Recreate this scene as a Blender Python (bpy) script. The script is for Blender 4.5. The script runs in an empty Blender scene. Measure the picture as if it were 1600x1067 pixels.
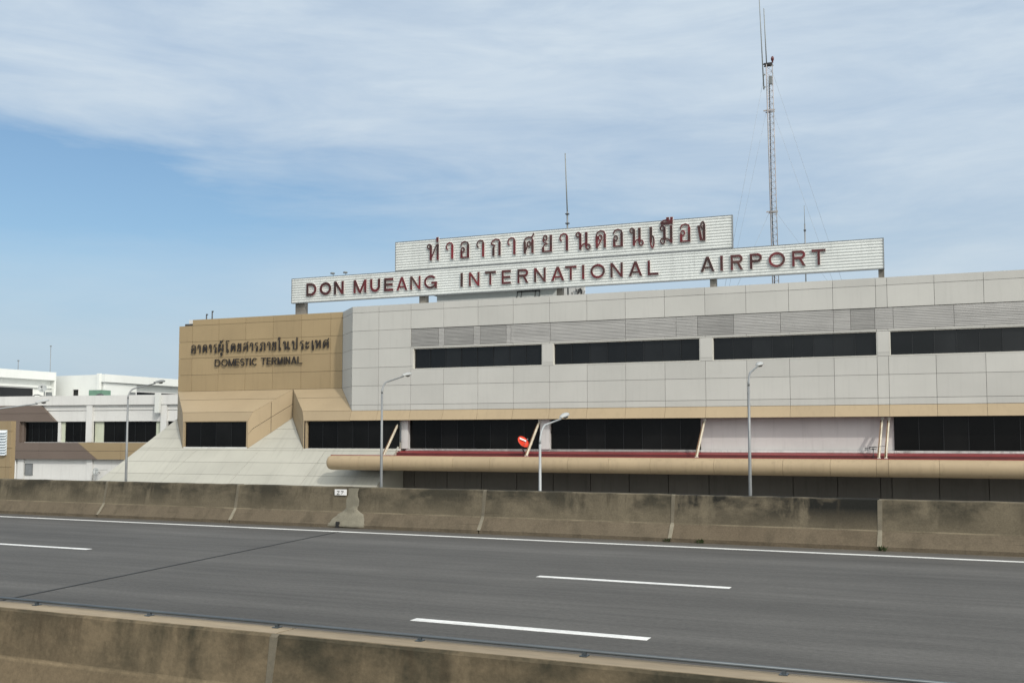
import bpy, bmesh, math, random
from mathutils import Vector, Matrix
random.seed(7)
SC = bpy.context.scene
COL = SC.collection
rad = math.radians

# ------------------------------------------------------------------ camera
cam = bpy.data.cameras.new('camera'); camo = bpy.data.objects.new('camera', cam); COL.objects.link(camo)
camo.location = (0, 0, 0)
camo.rotation_euler = (rad(90 + 3.826), 0, rad(24.309))
cam.sensor_width = 36; cam.lens = 36.0; cam.shift_y = 0.0272
cam.clip_start = 0.1; cam.clip_end = 6000
SC.camera = camo

# ------------------------------------------------------------------ light
SUN = Vector((1.33, -0.95, 1.275)).normalized()          # towards the sun
sl = bpy.data.lights.new('sun', 'SUN'); sl.energy = 1.95; sl.angle = rad(1.8); sl.color = (1, 0.945, 0.86)
so = bpy.data.objects.new('sun', sl); COL.objects.link(so)
so.rotation_euler = SUN.to_track_quat('Z', 'Y').to_euler(); so.location = (20, -20, 40)
SC.view_settings.view_transform = 'Standard'; SC.view_settings.look = 'None'
SC.view_settings.exposure = 0.12; SC.view_settings.gamma = 1

W = bpy.data.worlds.new('World'); SC.world = W; W.use_nodes = True
def build_world():
    nt = W.node_tree; N = nt.nodes; K = nt.links
    for n in list(N): N.remove(n)
    out = N.new('ShaderNodeOutputWorld'); bg = N.new('ShaderNodeBackground'); bg.inputs[1].default_value = 0.1
    K.new(bg.outputs[0], out.inputs[0])
    sky = N.new('ShaderNodeTexSky'); sky.sky_type = 'NISHITA'; sky.sun_disc = False
    sky.sun_elevation = math.asin(SUN.z); sky.sun_rotation = math.atan2(SUN.x, SUN.y)
    sky.air_density = 1.0; sky.dust_density = 1.2; sky.ozone_density = 2.0
    tc = N.new('ShaderNodeTexCoord')
    def M(op, a, b=None, c=None):
        n = N.new('ShaderNodeMath'); n.operation = op
        for i, v in enumerate((a, b, c)):
            if v is None: continue
            if isinstance(v, (int, float)): n.inputs[i].default_value = v
            else: K.new(v, n.inputs[i])
        return n.outputs[0]
    d = tc.outputs['Generated']
    dot = N.new('ShaderNodeVectorMath'); dot.operation = 'DOT_PRODUCT'
    K.new(d, dot.inputs[0]); dot.inputs[1].default_value = (0.9113, 0.4117, 0)   # bearing across the terminal front
    s = dot.outputs['Value']
    sep = N.new('ShaderNodeSeparateXYZ'); K.new(d, sep.inputs[0]); z = sep.outputs[2]
    def noise(scale, sx, sy, sz, detail=5, rough=.55, w=0, dist=0):
        mp = N.new('ShaderNodeMapping'); mp.inputs['Scale'].default_value = (sx, sy, sz); K.new(d, mp.inputs[0])
        mp.inputs['Rotation'].default_value = (0.10, 0.07, 0)
        n = N.new('ShaderNodeTexNoise'); n.noise_dimensions = '4D'; n.inputs['Scale'].default_value = scale
        n.inputs['Detail'].default_value = detail; n.inputs['Roughness'].default_value = rough; n.inputs['W'].default_value = w
        n.inputs['Distortion'].default_value = dist
        K.new(mp.outputs[0], n.inputs['Vector']); return n.outputs[0]
    n1 = noise(2.0, 1, 1, 4.5, 6, .55, 3.1, .4)
    n2 = noise(4.5, 1, 1, 5.0, 6, .6, 9.7, .6)
    n3 = noise(1.3, 1, 1, 3.0, 4, .5, 5.2)
    wz = M('ADD', z, M('ADD', M('MULTIPLY', M('SUBTRACT', n1, .5), .10), M('MULTIPLY', M('SUBTRACT', n2, .5), .07)))
    ws = M('ADD', s, M('MULTIPLY', M('SUBTRACT', n3, .5), .25))
    def blob(s0, z0, a, b, amp, tilt=0.0):
        ds = M('SUBTRACT', ws, s0)
        zz = M('SUBTRACT', M('SUBTRACT', wz, z0), M('MULTIPLY', ds, tilt))
        e = M('ADD', M('POWER', M('ABSOLUTE', M('DIVIDE', ds, a)), 2.0), M('POWER', M('ABSOLUTE', M('DIVIDE', zz, b)), 2.0))
        return M('MULTIPLY', M('EXPONENT', M('MULTIPLY', e, -1.0)), amp)
    B = M('ADD', blob(-.46, .220, .24, .075, .84, -.06), blob(-.13, .216, .32, .048, .66, -.03))
    B = M('ADD', B, blob(-.40, .13, .34, .07, .20))
    B = M('ADD', B, blob(.22, .19, .24, .035, .20))
    B = M('ADD', B, blob(.05, .30, .22, .02, .16, -.15))
    n4 = noise(9.0, 1, 1, 6.5, 7, .62, 1.7, .8)
    cover = M('ADD', M('MULTIPLY', M('SUBTRACT', n2, .5), .55), M('SUBTRACT', .90, B))
    cover = M('ADD', cover, M('MULTIPLY', M('SUBTRACT', n1, .5), .50))
    cover = M('ADD', cover, M('MULTIPLY', M('SUBTRACT', n4, .5), .30))
    mr = N.new('ShaderNodeMapRange'); mr.inputs[1].default_value = 0.0; mr.inputs[2].default_value = 1.0
    mr.inputs[3].default_value = 0.05; mr.inputs[4].default_value = 0.97; K.new(cover, mr.inputs[0])
    cc = N.new('ShaderNodeMix'); cc.data_type = 'RGBA'
    cr = N.new('ShaderNodeMapRange'); cr.inputs[1].default_value = .36; cr.inputs[2].default_value = .66
    K.new(M('ADD', M('MULTIPLY', n3, .45), M('MULTIPLY', n2, .55)), cr.inputs[0]); K.new(cr.outputs[0], cc.inputs[0]); cc.inputs[6].default_value = (4.75, 5.85, 7.2, 1); cc.inputs[7].default_value = (6.15, 7.0, 7.75, 1)
    mx = N.new('ShaderNodeMix'); mx.data_type = 'RGBA'; K.new(mr.outputs[0], mx.inputs[0])
    gn = N.new('ShaderNodeMix'); gn.data_type = 'RGBA'; gn.blend_type = 'MULTIPLY'; gn.inputs[0].default_value = 1
    K.new(sky.outputs[0], gn.inputs[6]); gn.inputs[7].default_value = (.80, 1.02, 1.10, 1)
    K.new(gn.outputs[2], mx.inputs[6]); K.new(cc.outputs[2], mx.inputs[7])
    hz = N.new('ShaderNodeMix'); hz.data_type = 'RGBA'
    K.new(M('MULTIPLY', M('EXPONENT', M('MULTIPLY', M('MAXIMUM', z, 0.0), -7.0)), .85), hz.inputs[0])
    K.new(mx.outputs[2], hz.inputs[6]); hz.inputs[7].default_value = (3.95, 5.0, 5.8, 1)
    # unseen glow added around the sun, behind the camera, to brighten the facing walls
    ds = N.new('ShaderNodeVectorMath'); ds.operation = 'DOT_PRODUCT'; K.new(d, ds.inputs[0]); ds.inputs[1].default_value = SUN
    gl = M('POWER', M('MAXIMUM', ds.outputs['Value'], 0.0), 2.6)
    gx = N.new('ShaderNodeMix'); gx.data_type = 'RGBA'; gx.blend_type = 'ADD'; K.new(gl, gx.inputs[0])
    K.new(hz.outputs[2], gx.inputs[6]); gx.inputs[7].default_value = (18.5, 16.8, 13.8, 1)
    gx.clamp_result = False
    K.new(gx.outputs[2], bg.inputs[0])
build_world()

# ------------------------------------------------------------------ helpers
class Frame:
    def __init__(s, O, th):
        s.O = Vector(O); s.th = th; s.R = Matrix.Rotation(th, 3, 'Z')
    def w(s, p): return s.O + s.R @ Vector(p)
WORLD = Frame((0, 0, 0), 0)
TERM = Frame((-36, 55, 0), rad(2.1))          # terminal front: u along the wall, v into the building
LEFT = Frame((-74.91, 70.64, 0), rad(9.72))   # white office block beside the terminal
INFO = {}

def tag(o, label=None, cat=None, group=None, kind=None):
    if label: o['label'] = label
    if cat: o['category'] = cat
    if group: o['group'] = group
    if kind: o['kind'] = kind
    return o

def thing(name, label, cat, frame, base, group=None):
    o = bpy.data.objects.new(name, None); COL.objects.link(o)
    o.empty_display_size = .3
    o.location = frame.w(base); o.rotation_euler = (0, 0, frame.th)
    INFO[o.name] = (frame, Vector(base))
    return tag(o, label, cat, group)

class MB:
    def __init__(s): s.v = []; s.f = []; s.mi = []; s.sm = []
    def add(s, vs, fs, mi=0, smooth=False):
        b = len(s.v); s.v += [Vector(p) for p in vs]
        for f in fs: s.f.append([b + i for i in f]); s.mi.append(mi); s.sm.append(smooth)
    def box(s, x0, x1, y0, y1, z0, z1, mi=0):
        if x0 > x1: x0, x1 = x1, x0
        if y0 > y1: y0, y1 = y1, y0
        if z0 > z1: z0, z1 = z1, z0
        s.add([(x0,y0,z0),(x1,y0,z0),(x1,y1,z0),(x0,y1,z0),(x0,y0,z1),(x1,y0,z1),(x1,y1,z1),(x0,y1,z1)],
              [(0,3,2,1),(4,5,6,7),(0,1,5,4),(1,2,6,5),(2,3,7,6),(3,0,4,7)], mi)
        return s
    def slab(s, pts, off, mi=0):                    # polygon thickened by a vector
        n = len(pts); off = Vector(off); P = [Vector(p) for p in pts]
        s.add(P + [p + off for p in P], [list(range(n)), list(range(2*n-1, n-1, -1))] +
              [(i, i + n, (i+1) % n + n, (i+1) % n) for i in range(n)], mi)
        return s
    def beam(s, p, q, w, h=None, mi=0, up=(0, 0, 1)):
        h = h or w; p = Vector(p); q = Vector(q); d = (q - p).normalized()
        a = d.cross(Vector(up))
        if a.length < 1e-4: a = Vector((1, 0, 0))
        a.normalize(); b = a.cross(d)
        c = [p + a*x*w/2 + b*y*h/2 for x, y in ((-1,-1),(1,-1),(1,1),(-1,1))]
        s.slab(c, q - p, mi); return s
    def tube(s, pts, r, n=10, mi=0, caps=True):
        P = [Vector(p) for p in pts]; m = len(P)
        R = r if isinstance(r, (list, tuple)) else [r]*m
        vs = []; prev = None
        for i, p in enumerate(P):
            t = (P[min(i+1, m-1)] - P[max(i-1, 0)]).normalized()
            if prev is None:
                a = t.cross(Vector((0, 0, 1)))
                if a.length < 1e-3: a = Vector((1, 0, 0))
            else: a = prev - t*prev.dot(t)
            a.normalize(); prev = a; b = t.cross(a)
            vs += [p + (a*math.cos(2*math.pi*k/n) + b*math.sin(2*math.pi*k/n))*R[i] for k in range(n)]
        s.add(vs, [(i*n+k, i*n+(k+1) % n, (i+1)*n+(k+1) % n, (i+1)*n+k) for i in range(m-1) for k in range(n)], mi, True)
        if caps:
            s.add(vs[:n], [list(range(n-1, -1, -1))], mi); s.add(vs[-n:], [list(range(n))], mi)
        return s
    def lathe(s, c, axis, prof, n=20, mi=0, sx=1.0):  # prof: (radius, distance along axis)
        c = Vector(c); t = Vector(axis).normalized(); a = t.cross(Vector((0, 0, 1)))
        if a.length < 1e-3: a = Vector((1, 0, 0))
        a.normalize(); b = t.cross(a); vs = []
        for r, h in prof:
            vs += [c + t*h + (a*math.cos(2*math.pi*k/n)*sx + b*math.sin(2*math.pi*k/n))*r for k in range(n)]
        s.add(vs, [(i*n+k, i*n+(k+1) % n, (i+1)*n+(k+1) % n, (i+1)*n+k) for i in range(len(prof)-1) for k in range(n)], mi, True)
        return s
    def prism(s, poly, x0, x1, mi=0):                # (y,z) outline pushed along x
        s.slab([(x0, y, z) for y, z in poly], (x1 - x0, 0, 0), mi); return s
    def build(s, name, mats, parent=None, frame=None, base=None, label=None, bevel=0, merge=True):
        me = bpy.data.meshes.new(name)
        if parent is not None:
            fr, b = INFO[parent.name]
        else:
            fr, b = frame, Vector(base)
        bm = bmesh.new(); bv = [bm.verts.new(p - b) for p in s.v]
        for f, mi, sm in zip(s.f, s.mi, s.sm):
            try: fa = bm.faces.new([bv[i] for i in f])
            except ValueError: continue
            fa.material_index = mi; fa.smooth = sm
        if merge: bmesh.ops.remove_doubles(bm, verts=bm.verts, dist=1e-5)
        bmesh.ops.recalc_face_normals(bm, faces=bm.faces)
        bm.to_mesh(me); bm.free()
        for m in (mats if isinstance(mats, (list, tuple)) else [mats]): me.materials.append(m)
        o = bpy.data.objects.new(name, me); COL.objects.link(o)
        if parent is not None: o.parent = parent
        else: o.location = fr.w(b); o.rotation_euler = (0, 0, fr.th)
        INFO[o.name] = (fr, b)
        if label: o['label'] = label
        if bevel:
            md = o.modifiers.new('bevel', 'BEVEL'); md.width = bevel; md.segments = 2; md.limit_method = 'ANGLE'
        return o

def children(o): return [c for c in bpy.data.objects if c.parent == o]
def copy_tree(o, parent=None):
    c = o.copy(); COL.objects.link(c)
    if parent is not None: c.parent = parent
    for ch in children(o): copy_tree(ch, c)
    return c

# ------------------------------------------------------------------ materials
def mat(name, col, rough=.6, var=.12, scale=1.5, island=0.0, streak=0.0, fine=0.0, metal=0.0, spec=.4, bump=0.0, col2=None,
        stretch=(1, 1, 1), objrand=0.0, streak_st=(1.6, 1.6, .12)):
    m = bpy.data.materials.new(name); m.use_nodes = True
    nt = m.node_tree; N = nt.nodes; K = nt.links; p = N['Principled BSDF']
    p.inputs['Roughness'].default_value = rough; p.inputs['Metallic'].default_value = metal
    p.inputs['Specular IOR Level'].default_value = spec
    tc = N.new('ShaderNodeTexCoord')
    def noise(sc, st=(1, 1, 1), det=4, ro=.55):
        mp = N.new('ShaderNodeMapping'); mp.inputs['Scale'].default_value = st; K.new(tc.outputs['Object'], mp.inputs[0])
        n = N.new('ShaderNodeTexNoise'); n.inputs['Scale'].default_value = sc; n.inputs['Detail'].default_value = det
        n.inputs['Roughness'].default_value = ro; K.new(mp.outputs[0], n.inputs['Vector']); return n.outputs[0]
    def mr(x, a, b, c, d):
        n = N.new('ShaderNodeMapRange'); K.new(x, n.inputs[0])
        for i, v in enumerate((a, b, c, d)): n.inputs[i+1].default_value = v
        return n.outputs[0]
    def mul(a, b):
        n = N.new('ShaderNodeMath'); n.operation = 'MULTIPLY'; K.new(a, n.inputs[0]); K.new(b, n.inputs[1]); return n.outputs[0]
    f = mr(noise(scale, stretch), .3, .7, 1 - var, 1 + var)
    if fine: f = mul(f, mr(noise(scale*18, stretch, 3), .3, .7, 1 - fine, 1 + fine))
    if island:
        g = N.new('ShaderNodeNewGeometry'); f = mul(f, mr(g.outputs['Random Per Island'], 0, 1, 1 - island, 1 + island))
    if objrand:
        g = N.new('ShaderNodeObjectInfo'); f = mul(f, mr(g.outputs['Random'], 0, 1, 1 - objrand, 1 + objrand))
    if streak:
        a = noise(3.0, streak_st, 5, .6); f = mul(f, mr(a, .52, .75, 1.0, 1 - streak))
    mx = N.new('ShaderNodeMix'); mx.data_type = 'RGBA'; mx.blend_type = 'MULTIPLY'; mx.inputs[0].default_value = 1
    if col2:
        c2 = N.new('ShaderNodeMix'); c2.data_type = 'RGBA'
        K.new(mr(noise(scale*.8, stretch, 5), .4, .6, 0, 1), c2.inputs[0])
        c2.inputs[6].default_value = (*col, 1); c2.inputs[7].default_value = (*col2, 1); K.new(c2.outputs[2], mx.inputs[6])
    else: mx.inputs[6].default_value = (*col, 1)
    K.new(f, mx.inputs[7]); K.new(mx.outputs[2], p.inputs['Base Color'])
    if bump:
        b = N.new('ShaderNodeBump'); b.inputs['Strength'].default_value = bump; b.inputs['Distance'].default_value = .02
        K.new(noise(scale*12, stretch, 5, .6), b.inputs['Height']); K.new(b.outputs[0], p.inputs['Normal'])
    return m

M = {}
M['grey'] = mat('grey_panel', (0.455, 0.450, 0.423), .5, .05, .35, island=.05, streak=.06, spec=.3)
M['tan'] = mat('tan_panel', (0.323, 0.243, 0.138), .5, .06, .35, island=.05, streak=.08, spec=.3)
M['eave'] = mat('sand_panel', (0.326, 0.254, 0.161), .5, .05, .4, island=.05, streak=.06, spec=.3)
M['white_slope'] = mat('white_slope', (0.375, 0.367, 0.319), .6, .06, .4, island=.04, streak=.15, streak_st=(1.5, .10, .10))
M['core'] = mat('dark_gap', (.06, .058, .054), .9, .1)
M['louvre'] = mat('louvre_metal', (.345, .338, .325), .45, .08, .8, island=.10, spec=.3)
M['louvre_dark'] = mat('louvre_dark', (.245, .24, .23), .5, .1, .8, island=.16)
M['glass'] = mat('dark_glass', (.008, .0085, .009), .10, .4, .35, spec=.30, island=.7)
M['glass2'] = mat('black_glass', (.006, .006, .006), .16, .4, .35, spec=.15, island=.7)
M['mullion'] = mat('mullion_dark', (.010, .011, .012), .4, .1)
M['frame_white'] = mat('cream_frame', (.55, .54, .49), .5, .06, 1)
M['sill'] = mat('sill_white', (.58, .58, .56), .6, .1, 1.2, streak=.25)
M['pillar'] = mat('pillar_white', (.54, .535, .525), .6, .08, .9, streak=.22)
M['pink'] = mat('pinkish_wall', (.50, .48, .468), .65, .07, .35, streak=.12)
M['roof_red'] = mat('red_sheet', (.17, .028, .028), .5, .18, .6, streak=.2, fine=.1)
M['roof_red2'] = mat('red_flashing', (.21, .032, .034), .5, .15, .6)
M['gravel'] = mat('roof_gravel', (.20, .18, .165), .9, .3, 3, fine=.3)
M['fascia'] = mat('fascia_panel_lit', (.365, .285, .182), .5, .05, .4, island=.05, streak=.08, spec=.3)  # eave panel colour lightened: sunlight on the slope put into the colour
M['roll'] = mat('tan_roll', (0.344, 0.265, 0.168), .5, .06, .5, island=.05, streak=.16, spec=.3)
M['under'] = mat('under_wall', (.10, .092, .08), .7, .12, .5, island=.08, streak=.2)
M['roofdeck'] = mat('roof_deck', (.3, .3, .29), .9, .15, .5)
M['sign'] = mat('sign_sheet', (0.594, 0.617, 0.599), .45, .07, .35, streak=.16, spec=.4, island=0)
M['rim'] = mat('letter_rim', (.60, .57, .55), .5, .12, 2)
M['red'] = mat('letter_red', (.12, .012, .016), .4, .35, 1.1, col2=(.05, .022, .018), objrand=.35, streak=.3)
M['black'] = mat('letter_black', (.022, .018, .017), .45, .2, 3)
M['post'] = mat('concrete_post', (.20, .185, .16), .8, .3, 2, streak=.4)
M['galv'] = mat('galvanised', (.21, .22, .225), .45, .12, 2, metal=.25, fine=.06)
M['galv_pale'] = mat('pale_paint_steel', (.33, .345, .35), .45, .08, 2, metal=.1)
M['head_dark'] = mat('lamp_dark', (.16, .17, .17), .4, .1, 3)
M['lens'] = mat('lamp_lens', (.10, .10, .10), .15, .1, 3, spec=.6)
M['head_pale'] = mat('lamp_pale', (.36, .37, .365), .35, .06, 3)
M['strut'] = mat('strut_cream', (.58, .53, .42), .55, .15, 2, streak=.3)
M['strut_rust'] = mat('strut_rust', (.17, .10, .055), .8, .3, 4)
M['dark_metal'] = mat('dark_metal', (.05, .05, .052), .5, .2, 3)
M['dish_red'] = mat('dish_red', (.56, .045, .02), .4, .08, 2)
M['plate'] = mat('plate_white', (.72, .71, .70), .5, .06, 4)
M['mark'] = mat('plate_mark', (.10, .09, .085), .6, .1, 4)
M['mark_grey'] = mat('label_mark', (.45, .36, .36), .6, .1, 4)
M['mast'] = mat('mast_steel', (.30, .29, .28), .55, .25, 1.5, col2=(.36, .33, .33))
M['wire'] = mat('guy_wire', (.30, .33, .36), .5, .1, 1)
M['cream_steel'] = mat('antenna_pale', (.20, .215, .21), .5, .1, 2)
M['lamp_red'] = mat('beacon_red', (.10, .02, .02), .3, .1, 4)
M['white_wall'] = mat('white_render', (.60, .60, .585), .7, .05, .35, streak=.09, fine=.02)
M['white_bright'] = mat('white_render_bright', (0.612, 0.630, 0.608), .65, .04, .3, streak=.05)
M['brown'] = mat('brown_panel', (.135, .105, .088), .55, .06, .4, island=.04)
M['tan2'] = mat('ochre_panel', (0.279, 0.211, 0.122), .55, .05, .5, island=.04)
M['cream'] = mat('blind_cream', (.47, .50, .40), .7, .05, 1, streak=.08)
M['slat'] = mat('slat_white', (.66, .71, .74), .45, .06, 1)
M['green'] = mat('green_box', (.12, .22, .16), .6, .1, 2)
M['dish_grey'] = mat('dish_grey', (.33, .35, .35), .5, .1, 2)
M['ground'] = mat('ground_concrete', (.22, .21, .19), .9, .2, .05, fine=.1)
M['rail'] = mat('rail_bluegrey', (.075, .088, .098), .4, .2, 3, metal=.3)
M['ledge'] = mat('ledge_concrete', (.255, .205, .14), .85, .15, .8, fine=.1, stretch=(.5, 2, 1))
M['joint_fill'] = mat('joint_mortar', (.135, .118, .086), .9, .18, 3, fine=.1)
M['joint_pale'] = mat('joint_pale', (.20, .18, .135), .9, .18, 3, fine=.1)
M['red_shadow_side'] = mat('red_sheet_shaded', (.085, .02, .02), .6, .2, 1, streak=.2)  # darker copy of the red sheet; shade on the upstand is in the colour
M['patch'] = mat('cement_patch', (.165, .152, .115), .95, .22, 4, fine=.15, bump=.4)
M['weed'] = mat('weed_leaf', (.05, .075, .025), .8, .3, 5)

def concrete(name, base, stain, amount, top, bottom_tint, fz):
    """road barrier concrete: mould blotches hanging from the top, drips, dusty foot"""
    m = bpy.data.materials.new(name); m.use_nodes = True
    nt = m.node_tree; N = nt.nodes; K = nt.links; p = N['Principled BSDF']
    p.inputs['Roughness'].default_value = .9; p.inputs['Specular IOR Level'].default_value = .2
    tc = N.new('ShaderNodeTexCoord'); oi = N.new('ShaderNodeObjectInfo')
    def math_(op, a, b=0.0, clamp=False):
        n = N.new('ShaderNodeMath'); n.operation = op; n.use_clamp = clamp
        for i, v in enumerate((a, b)):
            if isinstance(v, (int, float)): n.inputs[i].default_value = v
            else: K.new(v, n.inputs[i])
        return n.outputs[0]
    wv = math_('MULTIPLY', oi.outputs['Random'], 60.0)
    def noise(sc, st, det=5, ro=.6, k=0.0):
        mp = N.new('ShaderNodeMapping'); mp.inputs['Scale'].default_value = st; K.new(tc.outputs['Object'], mp.inputs[0])
        n = N.new('ShaderNodeTexNoise'); n.noise_dimensions = '4D'; n.inputs['Scale'].default_value = sc
        n.inputs['Detail'].default_value = det; n.inputs['Roughness'].default_value = ro
        K.new(mp.outputs[0], n.inputs['Vector']); K.new(math_('ADD', wv, k), n.inputs['W']); return n.outputs[0]
    def mr(x, a, b, c, d):
        n = N.new('ShaderNodeMapRange'); K.new(x, n.inputs[0])
        for i, v in enumerate((a, b, c, d)): n.inputs[i+1].default_value = v
        return n.outputs[0]
    def mix(f, a, b):
        n = N.new('ShaderNodeMix'); n.data_type = 'RGBA'
        if isinstance(f, float): n.inputs[0].default_value = f
        else: K.new(f, n.inputs[0])
        for i, v in ((6, a), (7, b)):
            if isinstance(v, tuple): n.inputs[i].default_value = (*v, 1)
            else: K.new(v, n.inputs[i])
        return n.outputs[2]
    sep = N.new('ShaderNodeSeparateXYZ'); K.new(tc.outputs['Object'], sep.inputs[0])
    c = mix(mr(noise(.9, (1, 1, 1), 5, .6, 1), .35, .65, 0, 1), base, tuple(x*1.28 for x in base))
    c = mix(mr(noise(1.6, (1, 1, .5), 6, .65, 4), .5, .72, 0, .55), c, tuple(x*.62 for x in base))
    band = mr(sep.outputs[2], top - .62, top - .12, 0, 1)               # mould grows where rain stands
    big = math_('MULTIPLY', mr(noise(1.15, (.62, 1, 1.1), 6, .64, 7), .53 - amount*.13, .66 - amount*.12, 0, 1), band)
    c = mix(math_('MULTIPLY', big, .70 + .28*amount), c, stain)
    drip = math_('MULTIPLY', mr(noise(8.0, (1, 1, .07), 5, .65, 11), .54, .66, 0, 1), mr(sep.outputs[2], fz, top - .1, .1, 1))
    c = mix(math_('MULTIPLY', drip, .62), c, tuple(x*.42 for x in base))
    pale = mr(noise(2.2, (1, 1, .25), 5, .6, 15),   .56, .68, 0, .65)
    c = mix(pale, c, tuple(x*1.5 for x in base))
    foot = mr(sep.outputs[2], fz - .03, fz + .02, 1, 0)
    c = mix(math_('MULTIPLY', foot, .62), c, bottom_tint)
    c = mix(math_('MULTIPLY', foot, mr(noise(3.2, (1, 1, .3), 5, .65, 21), .48, .7, 0, .6)), c, tuple(x*.5 for x in base))
    scuff = mr(noise(3.0, (.22, 1, 5.0), 5, .7, 41), .60, .68, 0, .45)
    c = mix(math_('MULTIPLY', scuff, mr(sep.outputs[2], .5, .75, 1, 0)), c, tuple(x*.38 for x in base))
    ln = math_('MULTIPLY', mr(sep.outputs[2], fz - .012, fz + .004, 0, 1), mr(sep.outputs[2], fz + .006, fz + .024, 1, 0))
    c = mix(math_('MULTIPLY', ln, mr(noise(1.4, (1, 1, 1), 4, .6, 31), .42, .58, .15, .8)), c, tuple(x*1.9 for x in base))
    fine = mr(noise(38, (1, 1, 1), 3, .6, 2), .3, .7, .86, 1.14)
    mu = N.new('ShaderNodeMix'); mu.data_type = 'RGBA'; mu.blend_type = 'MULTIPLY'; mu.inputs[0].default_value = 1
    K.new(c, mu.inputs[6]); K.new(fine, mu.inputs[7]); K.new(mu.outputs[2], p.inputs['Base Color'])
    b = N.new('ShaderNodeBump'); b.inputs['Strength'].default_value = .35; b.inputs['Distance'].default_value = .015
    K.new(noise(14, (1, 1, 1), 6, .65, 3), b.inputs['Height']); K.new(b.outputs[0], p.inputs['Normal'])
    return m
M['barrier'] = concrete('barrier_concrete', (.112, .094, .065), (.036, .033, .024), .85, .9, (.112, .088, .062), .34)
M['barrier_black'] = concrete('barrier_stained', (.112, .094, .065), (.014, .014, .012), 1.4, .9, (.10, .075, .051), .34)
M['barrier_near'] = concrete('barrier_near', (.128, .099, .062), (.036, .033, .022), .95, .9, (.14, .106, .066), .60)

def asphalt():
    m = bpy.data.materials.new('asphalt'); m.use_nodes = True
    nt = m.node_tree; N = nt.nodes; K = nt.links; p = N['Principled BSDF']
    p.inputs['Roughness'].default_value = .82; p.inputs['Specular IOR Level'].default_value = .3
    tc = N.new('ShaderNodeTexCoord')
    def noise(sc, st, det=5, ro=.6):
        mp = N.new('ShaderNodeMapping'); mp.inputs['Scale'].default_value = st; K.new(tc.outputs['Object'], mp.inputs[0])
        n = N.new('ShaderNodeTexNoise'); n.inputs['Scale'].default_value = sc; n.inputs['Detail'].default_value = det
        n.inputs['Roughness'].default_value = ro; K.new(mp.outputs[0], n.inputs['Vector']); return n.outputs[0]
    def mr(x, a, b, c, d):
        n = N.new('ShaderNodeMapRange'); K.new(x, n.inputs[0])
        for i, v in enumerate((a, b, c, d)): n.inputs[i+1].default_value = v
        return n.outputs[0]
    def mul(a, b):
        n = N.new('ShaderNodeMath'); n.operation = 'MULTIPLY'; K.new(a, n.inputs[0]); K.new(b, n.inputs[1]); return n.outputs[0]
    f = mr(noise(1.0, (.03, .9, 1), 4), .35, .65, .80, 1.15)             # long wheel tracks
    f = mul(f, mr(noise(1.0, (.6, 7, 1), 6, .68), .3, .7, .85, 1.15))    # scuffing along the lanes
    f = mul(f, mr(noise(.35, (1, 1, 1), 4), .35, .65, .93, 1.07))
    f = mul(f, mr(noise(30, (.5, 1, 1), 4, .7), .3, .7, .78, 1.22))          # stones
    f = mul(f, mr(noise(2.2, (.4, 2.5, 1), 6, .7), .66, .74, 1.0, .72))  # oil marks
    mx = N.new('ShaderNodeMix'); mx.data_type = 'RGBA'; mx.blend_type = 'MULTIPLY'; mx.inputs[0].default_value = 1
    sp = N.new('ShaderNodeSeparateXYZ'); K.new(tc.outputs['Object'], sp.inputs[0])
    dm = N.new('ShaderNodeMix'); dm.data_type = 'RGBA'
    K.new(mul(mr(sp.outputs[1], 19.35, 19.85, 0, 1), mr(noise(1.6, (.6, 3, 1), 6, .7), .40, .62, .1, .9)), dm.inputs[0])   # grit at the kerb foot
    dm.inputs[6].default_value = (.083, .0795, .074, 1); dm.inputs[7].default_value = (.125, .108, .082, 1)
    K.new(dm.outputs[2], mx.inputs[6]); K.new(f, mx.inputs[7]); K.new(mx.outputs[2], p.inputs['Base Color'])
    b = N.new('ShaderNodeBump'); b.inputs['Strength'].default_value = .3; b.inputs['Distance'].default_value = .01
    K.new(noise(60, (1, 1, 1), 3), b.inputs['Height']); K.new(b.outputs[0], p.inputs['Normal'])
    return m
M['asphalt'] = asphalt()
M['paint'] = mat('road_paint', (.64, .64, .62), .6, .16, 2.2, fine=.22, stretch=(.5, 2, 1))
M['tar'] = mat('tar_joint', (.018, .018, .018), .7, .2, 3)

# ------------------------------------------------------------------ setting
RZ = -2.05; GZ = -8.5
tag(MB().box(-3000, 3000, -3000, 3000, GZ - 1, GZ).build('ground', M['ground'], frame=WORLD, base=(0, 0, GZ)), kind='structure')
tag(MB().box(-220, 90, -6.5, 20.75, RZ - .9, RZ).build('road', M['asphalt'], frame=WORLD, base=(0, 0, RZ)), kind='structure')
def mark(x0, x1, y0, y1, name='road_marking', m='paint', z=.004):
    return tag(MB().box(x0, x1, y0, y1, RZ + z - .003, RZ + z).build(name, M[m], frame=WORLD, base=((x0+x1)/2, (y0+y1)/2, RZ)), kind='structure')
mark(-220, 90, 19.02, 19.17)
for k in range(-8, 4):
    mark(-5.98 + 11.85*k, -3.12 + 11.85*k, 14.10, 14.25)
    if -4 <= k <= 1: mark(-5.86 + 11.85*k, -3.10 + 11.85*k, 10.18, 10.34)
mark(-220, 90, 5.62, 5.76)
tag(MB().slab([(-10.85, 6.3, RZ+.002), (-10.80, 6.3, RZ+.002), (-12.73, 19.0, RZ+.002), (-12.78, 19.0, RZ+.002)], (0, 0, .004))
    .build('expansion_joint', M['tar'], frame=WORLD, base=(-11.8, 13, RZ)), kind='structure')

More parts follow.
